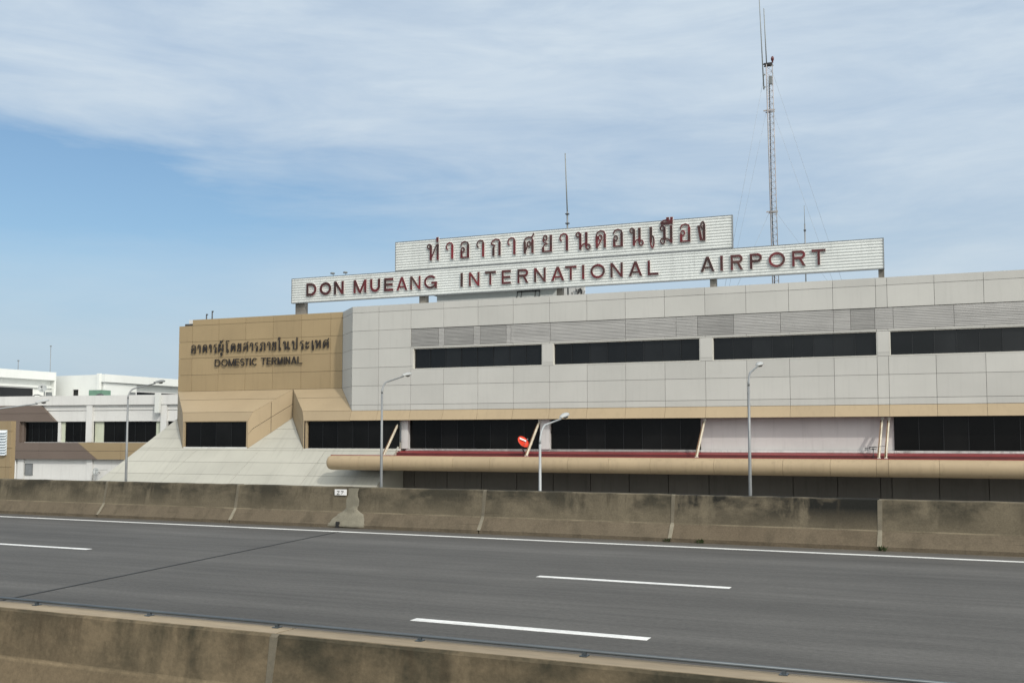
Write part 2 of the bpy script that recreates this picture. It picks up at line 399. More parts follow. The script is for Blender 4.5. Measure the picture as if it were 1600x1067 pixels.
# ------------------------------------------------------------------ road barriers
def far_barrier(x0, x1, label, m='barrier', patch=False):
    prof = [(20.62, 0), (20.58, .33), (20.46, .9), (20.43, .915), (20.25, .915), (20.22, .895), (20.125, .36), (20.115, .33), (19.93, .09), (19.90, .075), (19.90, 0)]
    o = thing('concrete_barrier', label, 'barrier', WORLD, ((x0+x1)/2, 20.2, RZ), 'concrete barrier along the far road edge')
    g = .012
    b = MB(); n = max(2, int((x1-x0)/.35)); xs = [x0+g + (x1-x0-2*g)*i/n for i in range(n+1)]
    vs = []; k = len(prof); rr = random.Random(int(x0*10))
    for x in xs:
        wob = rr.uniform(-.006, .006)
        for i, (y, z) in enumerate(prof):
            vs.append((x, y + (rr.uniform(-.006, .006) if 0 < i < k-1 else 0), RZ + z + (wob if z > .2 else 0)))
    fs = [(i*k+j, i*k+(j+1) % k, (i+1)*k+(j+1) % k, (i+1)*k+j) for i in range(n) for j in range(k)]
    fs += [list(range(k)), [n*k + j for j in range(k-1, -1, -1)]]
    b.add(vs, fs); b.build('body', M[m], o)
    return o
FB = [(-31, -20.77, 'brown weathered concrete barrier segment at left end of the far row, below the ochre block', 'barrier'),
      (-20.77, -16.48, 'mouldy concrete barrier segment under the thin grey lamp in front of the white slope', 'barrier'),
      (-16.48, -13.28, 'short concrete barrier segment carrying the small white number plate', 'barrier'),
      (-13.28, -9.78, 'concrete barrier segment right of the pale cement patch, below the left tip of the canopy', 'barrier'),
      (-9.78, -5.57, 'plain brown concrete barrier segment below the short pale street lamp', 'barrier'),
      (-5.57, -1.65, 'concrete barrier segment with large black mould stains along its top', 'barrier_black'),
      (-1.65, 9, 'brown concrete barrier segment at the right end, next to the black stained one', 'barrier')]
segs = [far_barrier(*a) for a in FB]
# mortar in the joints, a child of the segment on its left
def joint(seg, x, w=.07):
    b = MB()
    path = [(20.255, .919), (20.215, .895), (20.12, .36), (20.108, .33), (19.925, .095), (19.893, .075)]
    pr = [(y - .006, RZ + z) for y, z in path]
    for i in range(len(pr)-1):
        (y0, z0), (y1, z1) = pr[i], pr[i+1]
        a = random.uniform(.8, 1.2)*w; c = random.uniform(.8, 1.2)*w
        b.slab([(x - a, y0, z0), (x + a, y0, z0), (x + c, y1, z1), (x - c, y1, z1)], (0, .02, 0), 0 if i < 2 else 1)
    b.build('joint_mortar', [M['joint_fill'], M['joint_pale']], seg)
for i, x in ((0, -20.77), (1, -16.48), (3, -9.78), (4, -5.57), (5, -1.65)): joint(segs[i], x, .038)
# rendered-over joint with a lumpy cement patch
b = MB()
def face_y(z):                                     # front face of the barrier at height z over the road
    pts = [(0, 19.90), (.075, 19.90), (.09, 19.93), (.33, 20.115), (.36, 20.125), (.895, 20.22)]
    for (z0, y0), (z1, y1) in zip(pts, pts[1:]):
        if z <= z1: return y0 + (y1-y0)*(z-z0)/max(1e-6, z1-z0)
    return 20.22
rr = random.Random(4); NX, NZ = 26, 22; vs = []; ok = {}
def halfw(z):
    if z < .42: return .42 + .10*math.sin(z*9 + 1) - max(0, z-.3)*1.6
    return .17 + .03*math.sin(z*14)
for j in range(NZ+1):
    z = .03 + .86*j/NZ; hw = halfw(z) + rr.uniform(-.012, .012)
    for i in range(NX+1):
        t = -1 + 2*i/NX; edge = 1 - abs(t)**4
        vs.append((-13.16 + t*hw + rr.uniform(-.008, .008), face_y(z) + .006 - (.012 + .022*(z < .45)*rr.uniform(.5, 1))*edge, RZ + z))
b.add(vs, [(j*(NX+1)+i, j*(NX+1)+i+1, (j+1)*(NX+1)+i+1, (j+1)*(NX+1)+i) for j in range(NZ) for i in range(NX)], 0, True)
b.build('cement_patch', M['patch'], segs[3])
MB().box(-13.40, -13.32, 19.86, 19.905, RZ + .004, RZ + .14).build('drain_slot', M['tar'], segs[2])
# number plate
pl = thing('number_plate', 'small white number plate on the far concrete barrier beside the cement patch', 'sign', WORLD, (-13.46, 20.19, RZ + .70))
MB().box(-13.63, -13.31, 20.150, 20.168, RZ + .725, RZ + .86).build('plate', M['plate'], pl)
zc = RZ + .79
for x in (-13.53, -13.42):
    b = MB()
    b.slab([(x-.035, 20.149, zc+.035), (x+.035, 20.149, zc+.035), (x+.035, 20.149, zc+.018), (x-.035, 20.149, zc+.018)], (0, -.003, 0))
    b.slab([(x+.035, 20.149, zc+.016), (x+.018, 20.149, zc+.016), (x-.035, 20.149, zc-.035), (x-.018, 20.149, zc-.035)], (0, -.003, 0))
    if x < -13.5: b.slab([(-13.565, 20.149, zc-.037), (-13.495, 20.149, zc-.037), (-13.495, 20.149, zc-.052), (-13.565, 20.149, zc-.052)], (0, -.003, 0))
    b.build('digit', M['mark'], pl)

def near_barrier(x0, x1, label):
    prof = [(5.42, 0), (5.36, .33), (5.16, .9), (5.145, .912), (4.945, .912), (4.93, .898), (4.86, .36), (4.85, .60), (4.62, .10), (4.62, 0)]
    prof = [(5.42, 0), (5.36, .33), (5.16, .9), (5.145, .912), (4.945, .912), (4.93, .898), (4.885, .62), (4.875, .595), (4.66, .10), (4.64, .08), (4.64, 0)]
    o = thing('concrete_barrier', label, 'barrier', WORLD, ((x0+x1)/2, 4.95, RZ), 'concrete barrier along the near road edge')
    n = max(2, int((x1-x0)/.15)); xs = [x0+.008 + (x1-x0-.016)*i/n for i in range(n+1)]
    b = MB(); vs = []; k = len(prof); rr = random.Random(int(x0*10))
    for x in xs:
        for i, (y, z) in enumerate(prof):
            vs.append((x, y + (rr.uniform(-.003, .003) if 0 < i < k-1 else 0), RZ + z + (rr.uniform(-.002, .002) if z > .2 else 0)))
    fs = [(i*k+j, i*k+(j+1) % k, (i+1)*k+(j+1) % k, (i+1)*k+j) for i in range(n) for j in range(k)]
    fs += [list(range(k)), [n*k + j for j in range(k-1, -1, -1)]]
    b.add(vs, fs); b.build('body', M['barrier_near'], o)
    MB().box(x0 + .008, x1 - .008, 4.952, 5.135, RZ + .905, RZ + .916).build('top_ledge', M['ledge'], o)
    return o
nb1 = near_barrier(-16, -3.74, 'mould stained near concrete barrier segment in the bottom left corner')
nb2 = near_barrier(-3.74, 4, 'near concrete barrier segment running out of the bottom edge, right of the pale joint')
b = MB(); pr = [(4.944, RZ + .914), (4.927, RZ + .898), (4.882, RZ + .62), (4.872, RZ + .595), (4.657, RZ + .10)]
for (y0, z0), (y1, z1) in zip(pr, pr[1:]):
    b.slab([(-3.77, y0, z0), (-3.715, y0, z0), (-3.72, y1, z1), (-3.765, y1, z1)], (0, .01, 0))
b.build('joint_mortar', M['joint_fill'], nb1)
gr = thing('guard_rail', 'thin blue grey steel pipe rail on brackets along the near barrier top', 'railing', WORLD, (-4, 5.06, RZ + .912))
MB().tube([(-16, 5.10, -1.107), (4, 5.10, -1.107)], .0095, 12).build('pipe', M['rail'], gr)
for x in (-8.9, -7.85, -6.85, -5.85, -4.85, -3.85, -2.87, -1.89, -.87, .15):
    bb = MB().box(x - .020, x + .020, 5.075, 5.125, RZ + .917, RZ + .921)
    bb.box(x - .010, x + .010, 5.090, 5.110, RZ + .921, -1.112)
    bb.build('bracket', M['rail'], gr)

# ------------------------------------------------------------------ terminal building
TB = thing('terminal_building', 'long grey and tan panelled airport terminal with dark ribbon windows and white sloped base', 'building', TERM, (12, 0, GZ))
UR = 50.0                                           # right end, far outside the picture
ROWS = [1.72, 2.07, 3.27, 4.42, 5.60, 6.76, 7.92, 8.34]
UU = [0, 1.92, 4.2, 6.46, 8.76, 11.06, 13.37, 15.67, 17.97, 20.25, 22.53, 24.78, 27.05, 29.33, 31.47, 32.03, 34.3, 36.6, 38.9, 41.2, 43.5, 45.8, 48, UR]
G = .009
def panels(mb, us, z0, z1, v=0, t=.1):
    for a, c in zip(us, us[1:]):
        d = random.uniform(-.006, .006)
        mb.box(a + G, c - G, v + d, v + t, z0 + G, z1 - G)
WIN = [(4.34, 12.91), (13.57, 22.24), (22.91, 31.5), (32.09, 40.6), (41.2, UR - .2)]
gm = MB()
for i in range(7):
    us = UU if i in (0, 1, 5, 6) else ([0, 1.92, 4.2])
    panels(gm, us, ROWS[i], ROWS[i+1])
us4 = [u for u in UU if u >= 4.2]
# strip under the windows up to the sill
panels(gm, us4, 3.27, 4.235)
panels(gm, us4, 5.535, 5.64)
piers = [(4.2, 4.34)] + [(a[1], b_[0]) for a, b_ in zip(WIN, WIN[1:])]
gm2 = []
for a, c in piers:
    for z0, z1 in ((4.235, 4.42), (4.42, 5.535)):
        if c - a < .3: gm.box(a + .005, c - .002, 0, .1, z0 + (G if z0 > 4.3 else 0.001), z1 - .001)
        else: gm.box(a + .004, c - .004, random.uniform(-.006, .006), .1, z0 + G*.6, z1 - G*.6)
# re-cut row 2 above (3.27-4.42 exists only left of 4.2): fill handled above
# chamfer back to the tan block
ca, cb = Vector((-1.95, 2.0, 0)), Vector((0, 0, 0)); nrm = Vector((-.7, -.72, 0)).normalized()
def chz(z): return Vector((0, 0, z))
for z0, z1 in zip(ROWS, ROWS[1:]):
    # bottom follows the sloped eave
    t0 = 0.0
    def ez(t): return 3.27 - (3.27 - 1.72)*t        # eave height along the chamfer, t = 0 at the tan block
    if z1 <= 1.73: continue
    ts = (0.012, .985)
    pts = []
    zb = [max(z0 + G, ez(t) + .01) for t in ts]
    if z1 - G <= min(zb): continue
    if zb[0] >= z1 - G:                              # clip on the tan side
        tc_ = (3.27 - (z1 - G) + .01)/(3.27 - 1.72)
        q = [(tc_, z1 - G), (ts[1], zb[1]), (ts[1], z1 - G)]
        if ez(ts[1]) < z0 + G:
            tk = (3.27 - (z0 + G) + .01)/(3.27 - 1.72); q = [(tc_, z1 - G), (tk, z0 + G), (ts[1], z0 + G), (ts[1], z1 - G)]
    else:
        q = [(ts[0], zb[0]), (ts[1], zb[1]), (ts[1], z1 - G), (ts[0], z1 - G)]
    gm.slab([ca.lerp(cb, t) + chz(z) for t, z in q], nrm*-.08)
gm.build('wall_cladding', M['grey'], TB, label='pale grey panel cladding')
# dark core behind the joints, with the roof
cm = MB()
cm.slab([(.05, .32, 1.6), (UR, .32, 1.6), (UR, 34, 1.6), (-15.2, 34, 1.6), (-15.2, 2.3, 1.6), (-1.9, 2.3, 1.6)], (0, 0, 6.5))
cm.build('core', M['core'], TB)
MB().slab([(.2, .5, 8.105), (UR, .5, 8.105), (UR, 34, 8.105), (-13.9, 34, 8.105), (-13.9, 2.5, 8.105), (-1.8, 2.5, 8.105)], (0, 0, .03)).build('roof', M['roofdeck'], TB)
cp = MB()
cp.box(0.0, UR, .105, .30, 8.06, 8.335); cp.box(-14.25, -1.97, 2.105, 2.28, 8.06, 8.335)
cp.build('parapet', M['grey'], TB)
# louvre band
lv = MB(); lvd = MB(); lu = [4.2, 6.1, 6.5, 8.45, 8.9, 10.6, 10.9, 13.4, 17.97, 20.9, 22.1, 24.1, 26.6, 29.33, 30.2, 31.4, 32.3, 35.2, 38.9, 43, UR]
darkbays = {0, 2, 4, 10, 14}
for i, (a, c) in enumerate(zip(lu, lu[1:])):
    lvd = MB(); tgt = lvd if i in darkbays else lv
    nsl = 13
    for k in range(nsl):
        z = 5.655 + (6.735 - 5.655)*k/nsl; h = (6.735 - 5.655)/nsl
        tgt.slab([(a + .010, .015, z), (c - .010, .015, z), (c - .010, .040, z + h*.97), (a + .010, .040, z + h*.97)], (0, .012, .0))
    if i in darkbays: lvd.build('vent_grille', M['louvre_dark'], TB)
lv.box(4.2, UR, .13, .16, 5.65, 6.75)
lp = lv.build('louvre_band', M['louvre'], TB)
# upper windows
for a, c in WIN:
    f = MB(); z0, z1 = 4.235, 5.535
    f.box(a, a + .05, .03, .27, z0, z1); f.box(c - .05, c, .03, .27, z0, z1)
    f.box(a + .05, c - .05, .03, .27, z1 - .04, z1); f.box(a + .05, c - .05, -.01, .27, z0, z0 + .045)
    fo = f.build('window', M['frame_white'], TB)
    n = max(2, round((c-a)/1.08)); p = MB(); mu = MB()
    for i in range(n):
        x0 = a + .05 + (c-a-.1)*i/n; x1 = a + .05 + (c-a-.1)*(i+1)/n
        tl = random.uniform(-.012, .012)
        p.add([(x0, .20 + tl, z0+.045), (x1, .20 - tl, z0+.045), (x1, .205 - tl, z1-.04), (x0, .205 + tl, z1-.04)], [(0, 1, 2, 3)])
        if i: MB().box(x0 - .02, x0 + .02, .165, .26, z0+.045, z1-.04).build('mullion', M['mullion'], fo)
    p.build('pane', M['glass'], fo, merge=False)
# tan block
tm = MB(); TU = [-15.45, -14.27, -11.98, -9.72, -7.45, -5.17, -2.88, -1.95]; TR = ROWS[2:]
for z0, z1 in zip(TR, TR[1:]):
    us = TU if z1 < 8.2 else TU[1:]
    panels(tm, us, z0, z1, 2.0)
# side of the block facing away
for z0, z1 in zip(TR[:-1], TR[1:-1]): tm.box(-15.45, -15.35, 2.12, 20, z0 + G, z1 - G)
tm.build('wall_cladding', M['tan'], TB, label='tan panel cladding')
MB().box(-15.1, -14.0, 2.6, 14, 7.9, 8.42).build('roof_kerb', M['white_wall'], TB)
# eaves: hooded skirts with 45 degree chevron cheeks
SK = [(2.0, 3.27), (1.15, 2.62), (0.0, 1.72), (-.25, 1.10)]          # v, z of the skirt
def edge_l(v, u_top, u_bot): return u_top + (u_bot - u_top)*(2.0 - v)/2.25
em = MB()
def skirt(ul0, ul1, ur0, ur1, cuts):
    for (v0, z0), (v1, z1) in zip(SK, SK[1:]):
        L0, L1 = edge_l(v0, ul0, ul1), edge_l(v1, ul0, ul1)
        R0 = edge_l(v0, ur0, ur1); R1 = edge_l(v1, ur0, ur1)
        ks = [0] + cuts + [1]
        for a, c in zip(ks, ks[1:]):
            p = [Vector((L0 + (R0-L0)*a, v0, z0)), Vector((L0 + (R0-L0)*c, v0, z0)), Vector((L1 + (R1-L1)*c, v1, z1)), Vector((L1 + (R1-L1)*a, v1, z1))]
            g = .010
            q = [p[0] + Vector((g, -g, -g)), p[1] + Vector((-g, -g, -g)), p[2] + Vector((-g, g, g)), p[3] + Vector((g, g, g))]
            em.slab(q, (0, .05, -.05))
skirt(-15.45, -13.05, -5.77, -7.75, [])
# dormer two runs up to the chamfer, then becomes the straight fascia
for (v0, z0), (v1, z1) in zip(SK, SK[1:]):
    L0, L1 = edge_l(v0, -5.77, -3.4), edge_l(v1, -5.77, -3.4)
    R0 = -1.95 + 1.95*(2.0 - v0)/2.0 if v0 >= 0 else 0.0
    R1 = -1.95 + 1.95*(2.0 - v1)/2.0 if v1 >= 0 else 0.0
    g = .010
    em.slab([(L0 + g, v0 - g, z0 - g), (R0 - g, v0 - g, z0 - g), (R1 - g, v1 + g, z1 + g), (L1 + g, v1 + g, z1 + g)], (0, .05, -.05))
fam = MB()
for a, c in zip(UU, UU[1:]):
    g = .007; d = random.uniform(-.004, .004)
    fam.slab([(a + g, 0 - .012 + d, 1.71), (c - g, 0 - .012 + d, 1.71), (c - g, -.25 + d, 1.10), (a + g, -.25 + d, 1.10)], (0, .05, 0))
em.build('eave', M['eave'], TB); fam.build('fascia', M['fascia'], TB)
# soffit under the fascia
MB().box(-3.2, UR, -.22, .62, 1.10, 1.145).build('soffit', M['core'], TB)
# cheeks
def slope_z(v): return 1.35 - .902*(2.0 - v)
ck = MB()
def cheek(u_back, u_front, flip):
    ck = MB()
    pr = [(2.0, 3.27 - .03), (1.15, 2.60), (0, 1.70), (-.25, 1.09)]
    P = lambda v, z: Vector((edge_l(v, u_back, u_front), v, z))
    # two rows of panels split at mid height and one upright joint
    def band(v0, v1, f0, f1):
        def zz(v, f):
            for (a, za), (b_, zb) in zip(pr, pr[1:]):
                if v >= b_ - 1e-6: zt = za + (zb - za)*(a - v)/(a - b_); break
            zl = slope_z(v) - .02
            return zl + (zt - zl)*f
        vs = [v for v in (v0, 1.15, 0.0, v1) if v1 - 1e-6 <= v <= v0 + 1e-6]
        vs = sorted(set(vs), reverse=True)
        top = [P(v, zz(v, f1)) for v in vs]; bot = [P(v, zz(v, f0)) for v in vs[::-1]]
        ck.slab(top + bot, Vector((-.03 if not flip else .03, .03, 0)))
    for v0, v1 in ((1.99, .92), (.90, -.24)):
        for f0, f1 in ((.0, .49), (.505, 1.0)): band(v0, v1, f0, f1)
    ck.build('cheek', M['eave'], TB)
cheek(-5.78, -7.75, False); cheek(-5.76, -3.40, True); cheek(-15.45, -13.05, True)
# white sloped base
bm_ = MB()
def slope_row(v0, v1, us_top, us_bot, ks, off=0):
    g = .012
    for a, c in zip(ks, ks[1:]):
        def lp_(A, t): return A[0] + (A[1] - A[0])*t
        p = [(lp_(us_top, a) + g, v0, slope_z(v0)), (lp_(us_top, c) - g, v0, slope_z(v0)), (lp_(us_bot, c) - g, v1 + .014, slope_z(v1) + .014), (lp_(us_bot, a) + g, v1 + .014, slope_z(v1) + .014)]
        bm_.slab(p, (0, .06, -.06))
def left_u(v): return -15.45 - (2.0 - v)*.555 if v > -6 else -19.9
vr = [2.0, 1.15, .45, -.40, -1.25, -2.10, -2.95, -3.80, -4.65, -5.5, -6.35, -7.2, -8.05, -8.9]
for v0, v1 in zip(vr, vr[1:]):
    if v1 >= -.45:                                   # broken by the dormers
        for ul, ur in ((left_u, lambda v: edge_l(v, -15.45, -13.05) - .02), (lambda v: edge_l(v, -5.77, -7.75) + .03, lambda v: edge_l(v, -5.77, -3.4) - .03)):
            vb = max(v1, -.25)
            slope_row(v0, vb, (ul(v0), ur(v0)), (ul(vb), ur(vb)), [0, 1])
    if v1 < -.25:
        va = min(v0, -.25)
        slope_row(va, v1, (left_u(va), 3.4), (left_u(v1), 3.4), [0, .25, .5, .75, 1] if v1 < -.5 else [0, .33, .66, 1])
bm_.build('sloped_base', M['white_slope'], TB)
MB().slab([(3.40, 1.9, GZ), (3.40, -8.9, GZ), (3.40, -8.9, slope_z(-8.9) - .1), (3.40, 1.9, slope_z(1.9) - .1)], (-.1, 0, 0)).build('base_end_wall', M['white_slope'], TB)
MB().slab([(-15.5, 2.05, GZ), (-15.5, 2.05, 3.2), (-15.5, 20, 3.2), (-15.5, 20, GZ)], (.1, 0, 0)).build('side_wall', M['white_wall'], TB)
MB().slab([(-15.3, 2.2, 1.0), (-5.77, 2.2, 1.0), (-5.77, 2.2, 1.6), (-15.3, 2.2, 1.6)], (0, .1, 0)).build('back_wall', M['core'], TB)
# lower windows
def low_window(a, c, v, z0, z1, jl=None, jr=None, jm='eave', cut=1.15, sill=True):
    f = MB()
    if jl: f.box(a - jl, a, v - .14, v + .12, z0, z1)
    if jr: f.box(c, c + jr, v - .14, v + .12, z0, z1)
    f.box(a, c, v + .05, v + .12, z1 - .03, z1)
    fo = f.build('window', M[jm], TB)
    n = max(2, round((c-a)/cut)); p = MB(); mu = MB()
    for i in range(n):
        x0 = a + (c-a)*i/n; x1 = a + (c-a)*(i+1)/n; tl = random.uniform(-.01, .01)
        p.add([(x0, v + tl, z0), (x1, v - tl, z0), (x1, v - tl, z1 - .01), (x0, v + tl, z1 - .01)], [(0, 1, 2, 3)])
        if i:
            MB().box(x0 - .014, x0 + .014, v - .02, v + .05, z0, z1 - .02).build('mullion', M['mullion'], fo)
    p.build('pane', M['glass2'], fo, merge=False)
    if sill:
        MB().box(a - .06, c + .06, v - .16, v + .02, z0 - .12, z0 - .002).build('sill', M['sill'], fo)
        pg = MB()
        for i in range(1, n):
            x0 = a + (c-a)*i/n; pg.box(x0 - .012, x0 + .012, v - .05, v - .02, z0, z0 + .13)
        pg.build('bird_spike', M['dark_metal'], fo) if False else None
    return fo
low_window(-12.92, -7.86, -.10, -.60, 1.09, .14, .10)
low_window(-3.22, 3.45, .02, -.66, 1.09, .14, None)
low_window(3.92, 12.66, .50, -.66, 1.10)
low_window(13.28, 22.08, .50, -.66, 1.10)
low_window(32.22, UR - .2, .50, -.66, 1.10)
for a, c in ((3.46, 3.91), (12.68, 13.26)):
    MB().box(a, c, .22, .62, -.66, 1.095).build('pillar', M['pillar'], TB)
MB().box(3.7, UR, .34, .52, -.78, -.665).build('sill', M['sill'], TB)
MB().box(22.10, 32.19, .60, .75, -.66, 1.095).build('infill_wall', M['pink'], TB, label='pinkish white blank wall between dark windows')
MB().box(3.5, UR, .95, 1.2, -1.0, 1.5).build('inner_wall', M['core'], TB)
# canopy
cn = MB()
cn.slab([(.55, -2.92, -1.13), (2.6, .30, -1.06), (UR, .30, -1.06), (UR, -2.92, -1.13)], (0, 0, -.12))
can = cn.build('canopy', M['roof_red'], TB, label='canopy deck with red sheet roof')
fl = MB()
fl.slab([(2.5, .33, -.79), (UR, .33, -.79), (UR, -.30, -.90), (2.2, -.30, -.90)], (0, 0, -.03))
MB().slab([(2.2, -.305, -.925), (UR, -.305, -.925), (UR, -.305, -1.055), (2.2, -.305, -1.055)], (0, .04, 0)).build('upstand', M['red_shadow_side'], can)
fl.slab([(.42, -2.66, -1.125), (.42, -2.94, -1.03), (UR, -2.94, -1.03), (UR, -2.66, -1.125)], (0, .02, .02))
fl.box(.40, UR, -3.02, -2.945, -1.10, -1.012)
fl.build('flashing', M['roof_red2'], can)
gv = MB(); gv.slab([(3.0, -1.6, -1.088), (UR, -1.6, -1.088), (UR, -2.55, -1.112), (3.0, -2.55, -1.112)], (0, 0, .008)); gv.build('gravel', M['gravel'], can)
rl = MB(); ru = [.31, 2.6, 4.9, 8.76, 11.06, 15.67, 17.97, 20.25, 23.6, 27.05, 29.33, 31.47, 32.03, 34.3, 38, 42, 46, UR]
for i, (a, c) in enumerate(zip(ru, ru[1:])):
    n = 20; R_ = .43; cy, cz = -3.12, -1.475; vs = []
    ends = [(a + .006, R_), (c - .006, R_)]
    if i == 0: ends = [(a, .12), (a + .03, .28), (a + .10, .38), (a + .2, .42), (a + .32, R_), (c - .006, R_)]
    for x, r in ends:
        vs += [(x, cy + r*1.02*math.cos(2*math.pi*k/n), cz + r*math.sin(2*math.pi*k/n)) for k in range(n)]
    rl.add(vs, [(j*n+k, j*n+(k+1) % n, (j+1)*n+(k+1) % n, (j+1)*n+k) for j in range(len(ends)-1) for k in range(n)], 0, True)
    rl.add(vs[:n], [list(range(n))]); rl.add(vs[-n:], [list(range(n-1, -1, -1))])
rl.build('rounded_edge', M['roll'], can, merge=False)
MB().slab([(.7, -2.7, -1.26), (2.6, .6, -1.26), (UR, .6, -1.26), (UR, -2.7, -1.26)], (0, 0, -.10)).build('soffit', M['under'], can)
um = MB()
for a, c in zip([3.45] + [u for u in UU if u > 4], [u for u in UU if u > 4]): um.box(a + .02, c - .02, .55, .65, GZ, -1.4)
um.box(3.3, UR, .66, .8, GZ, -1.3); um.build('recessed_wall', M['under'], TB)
def tie(ut, ub):
    s_ = MB(); p = Vector((ut, .20, .98)); q = Vector((ub, -1.5, -1.02))
    s_.beam(p, q, .060, .11)
    o = s_.build('tie_rod', M['strut'], TB)
    d = Vector((-.075, -.02, 0)); MB().beam(p + d - Vector((0, .03, .10)), q + d, .05, .10).build('channel', M['strut_rust'], o)
    MB().box(ub - .09, ub + .07, -1.62, -1.42, -1.115, -1.0).build('bracket', M['frame_white'], o)
    MB().box(ut - .07, ut + .07, .12, .26, .94, 1.08).build('bracket', M['frame_white'], o)
for ut, ub in ((3.30, 3.22), (12.66, 12.5), (22.42, 22.31), (31.66, 31.53), (31.99, 31.86)): tie(ut, ub)

# ------------------------------------------------------------------ strokes for Thai letters
def arc(cx, cy, rx, ry, a0, a1, n=12):
    return [(cx + rx*math.cos(rad(a0 + (a1-a0)*i/n)), cy + ry*math.sin(rad(a0 + (a1-a0)*i/n))) for i in range(n+1)]
def loop(cx, cy, r=.12): return ('t', arc(cx, cy, r*1.18, r*1.1, 0, 360, 16))
K_, T_ = 'k', 't'                                   # thick uprights, thin curves
GL = {
 'tho': [loop(.15, .86), (K_, [(.27, .92), (.27, 0)]), (T_, [(.30, .06), (.55, .55), (.72, .88), (.86, .97)]), (K_, [(.88, 1), (.88, 0)])],
 'aa': [(T_, [(.30, .60), (.13, .63), (.10, .76), (.20, .92), (.45, 1.0), (.72, .97), (.86, .84)]), (K_, [(.86, .86), (.86, 0)])],
 'o': [loop(.30, .50, .13), (K_, [(.14, .46), (.14, 0)]), (T_, [(.10, .045), (.92, .045)]), (K_, [(.87, .0), (.87, .80)]), (T_, [(.88, .76), (.80, .92), (.52, 1.0), (.22, .94), (.10, .76)])],
 'ko': [(K_, [(.24, 0), (.24, .50)]), (T_, [(.24, .46), (.38, .62), (.07, .72), (.16, .88), (.48, 1.0), (.78, .95), (.88, .80)]), (K_, [(.88, .82), (.88, 0)])],
 'so': [(K_, [(.13, 0), (.11, .70)]), (T_, [(.11, .66), (.20, .88), (.50, .97), (.78, .92), (.88, .74)]), (K_, [(.88, .78), (.88, 0)]), loop(.54, .55, .13), (T_, [(.42, .52), (.34, .34), (.18, .04)]), (T_, [(.72, .94), (.86, 1.0), (.98, 1.18)])],
 'kho': [(K_, [(.13, 0), (.11, .70)]), (T_, [(.11, .66), (.20, .90), (.50, 1.0), (.78, .94), (.88, .76)]), (K_, [(.88, .80), (.88, 0)]), loop(.54, .55, .13), (T_, [(.42, .52), (.34, .34), (.18, .04)])],
 'yo': [loop(.34, .84, .13), (T_, [(.21, .84), (.12, .70), (.24, .56), (.50, .50), (.26, .42), (.10, .26), (.10, .04)]), (K_, [(.10, .28), (.10, .0)]), (T_, [(.06, .045), (.92, .045)]), (K_, [(.88, 0), (.88, 1)])],
 'no': [loop(.15, .87), (K_, [(.28, .94), (.28, 0)]), (T_, [(.28, .05), (.50, .30), (.74, .36)]), (K_, [(.74, 1), (.74, .14)]), loop(.85, .13, .125)],
 'do': [(K_, [(.13, 0), (.11, .70)]), (T_, [(.11, .66), (.20, .90), (.50, 1.0), (.78, .94), (.88, .76)]), (K_, [(.88, .80), (.88, 0)]), loop(.46, .60, .13), (T_, [(.56, .50), (.40, .30), (.18, .04)])],
 'e': [(K_, [(.25, 1), (.25, .12)]), loop(.62, .14, .30)],
 'mo': [loop(.16, .87), (K_, [(.30, .94), (.30, .16)]), loop(.18, .14, .13), (T_, [(.30, .30), (.58, .24), (.86, .05)]), (K_, [(.86, 1), (.86, 0)])],
 'ngo': [loop(.66, .86, .17), (K_, [(.86, .88), (.86, .0)]), (T_, [(.40, .045), (.90, .045)]), (K_, [(.46, .02), (.10, .86)])],
 'ro': [loop(.62, .13, .17), (K_, [(.74, .10), (.74, .56)]), (T_, [(.78, .54), (.50, .66), (.12, .70), (.22, .93), (.86, 1.0)])],
 'pho': [loop(.30, .86, .13), (K_, [(.12, .95), (.12, 0)]), (T_, [(.14, .04), (.50, .50), (.84, .04)]), (K_, [(.88, 1), (.88, 0)])],
 'so2': [loop(.30, .42, .13), (K_, [(.14, .40), (.14, .0)]), (K_, [(.88, .80), (.88, 0)]), (T_, [(.40, .50), (.62, .62), (.88, .56)]), (T_, [(.86, .78), (.70, .95), (.34, 1.0), (.10, .80)]), (T_, [(.70, .94), (.98, 1.16)])],
 'pho2': [loop(.12, .12, .12), (K_, [(.26, .06), (.26, .50)]), (T_, [(.26, .46), (.38, .62), (.07, .72), (.16, .88), (.48, 1.0), (.78, .95), (.88, .80)]), (K_, [(.88, .82), (.88, 0)])],
 'po': [loop(.15, .87), (K_, [(.28, .94), (.28, 0)]), (T_, [(.24, .045), (.90, .045)]), (K_, [(.86, 0), (.86, 1.45)])],
 'a': [loop(.18, .70, .14), (T_, [(.18, .58), (.55, .60), (.92, .86)]), loop(.18, .20, .14), (T_, [(.18, .08), (.55, .10), (.92, .36)])],
 'ai': [loop(.62, .12, .18), (K_, [(.48, .14), (.50, 1.20)]), (T_, [(.50, 1.14), (.20, 1.30), (.25, 1.50), (.6, 1.5), (.62, 1.32), (.40, 1.30)])],
 'oo': [loop(.55, .12, .18), (K_, [(.38, .14), (.36, 1.02)]), (T_, [(.36, 1.0), (.10, 1.22), (.34, 1.40), (.60, 1.34), (.98, 1.36)])],
}
MARK = {
 'ek': [(K_, [(.85, 1.10), (.85, 1.40)])],
 'uee': [(K_, [(.0, 1.13), (.99, 1.13)]), (T_, [(.02, 1.13), (.22, 1.28), (.55, 1.32), (.90, 1.20)]), (K_, [(.58, 1.22), (.58, 1.46)]), (K_, [(.90, 1.12), (.90, 1.46)])],
 'uu': [loop(.58, -.22, .10), (K_, [(.72, -.12), (.72, -.42)]), (T_, [(.50, -.42), (.74, -.42)])],
 'tho2': [loop(.44, 1.22, .08), (T_, [(.36, 1.22), (.40, 1.40), (.60, 1.36), (.56, 1.22), (.70, 1.30), (.92, 1.50)])],
}
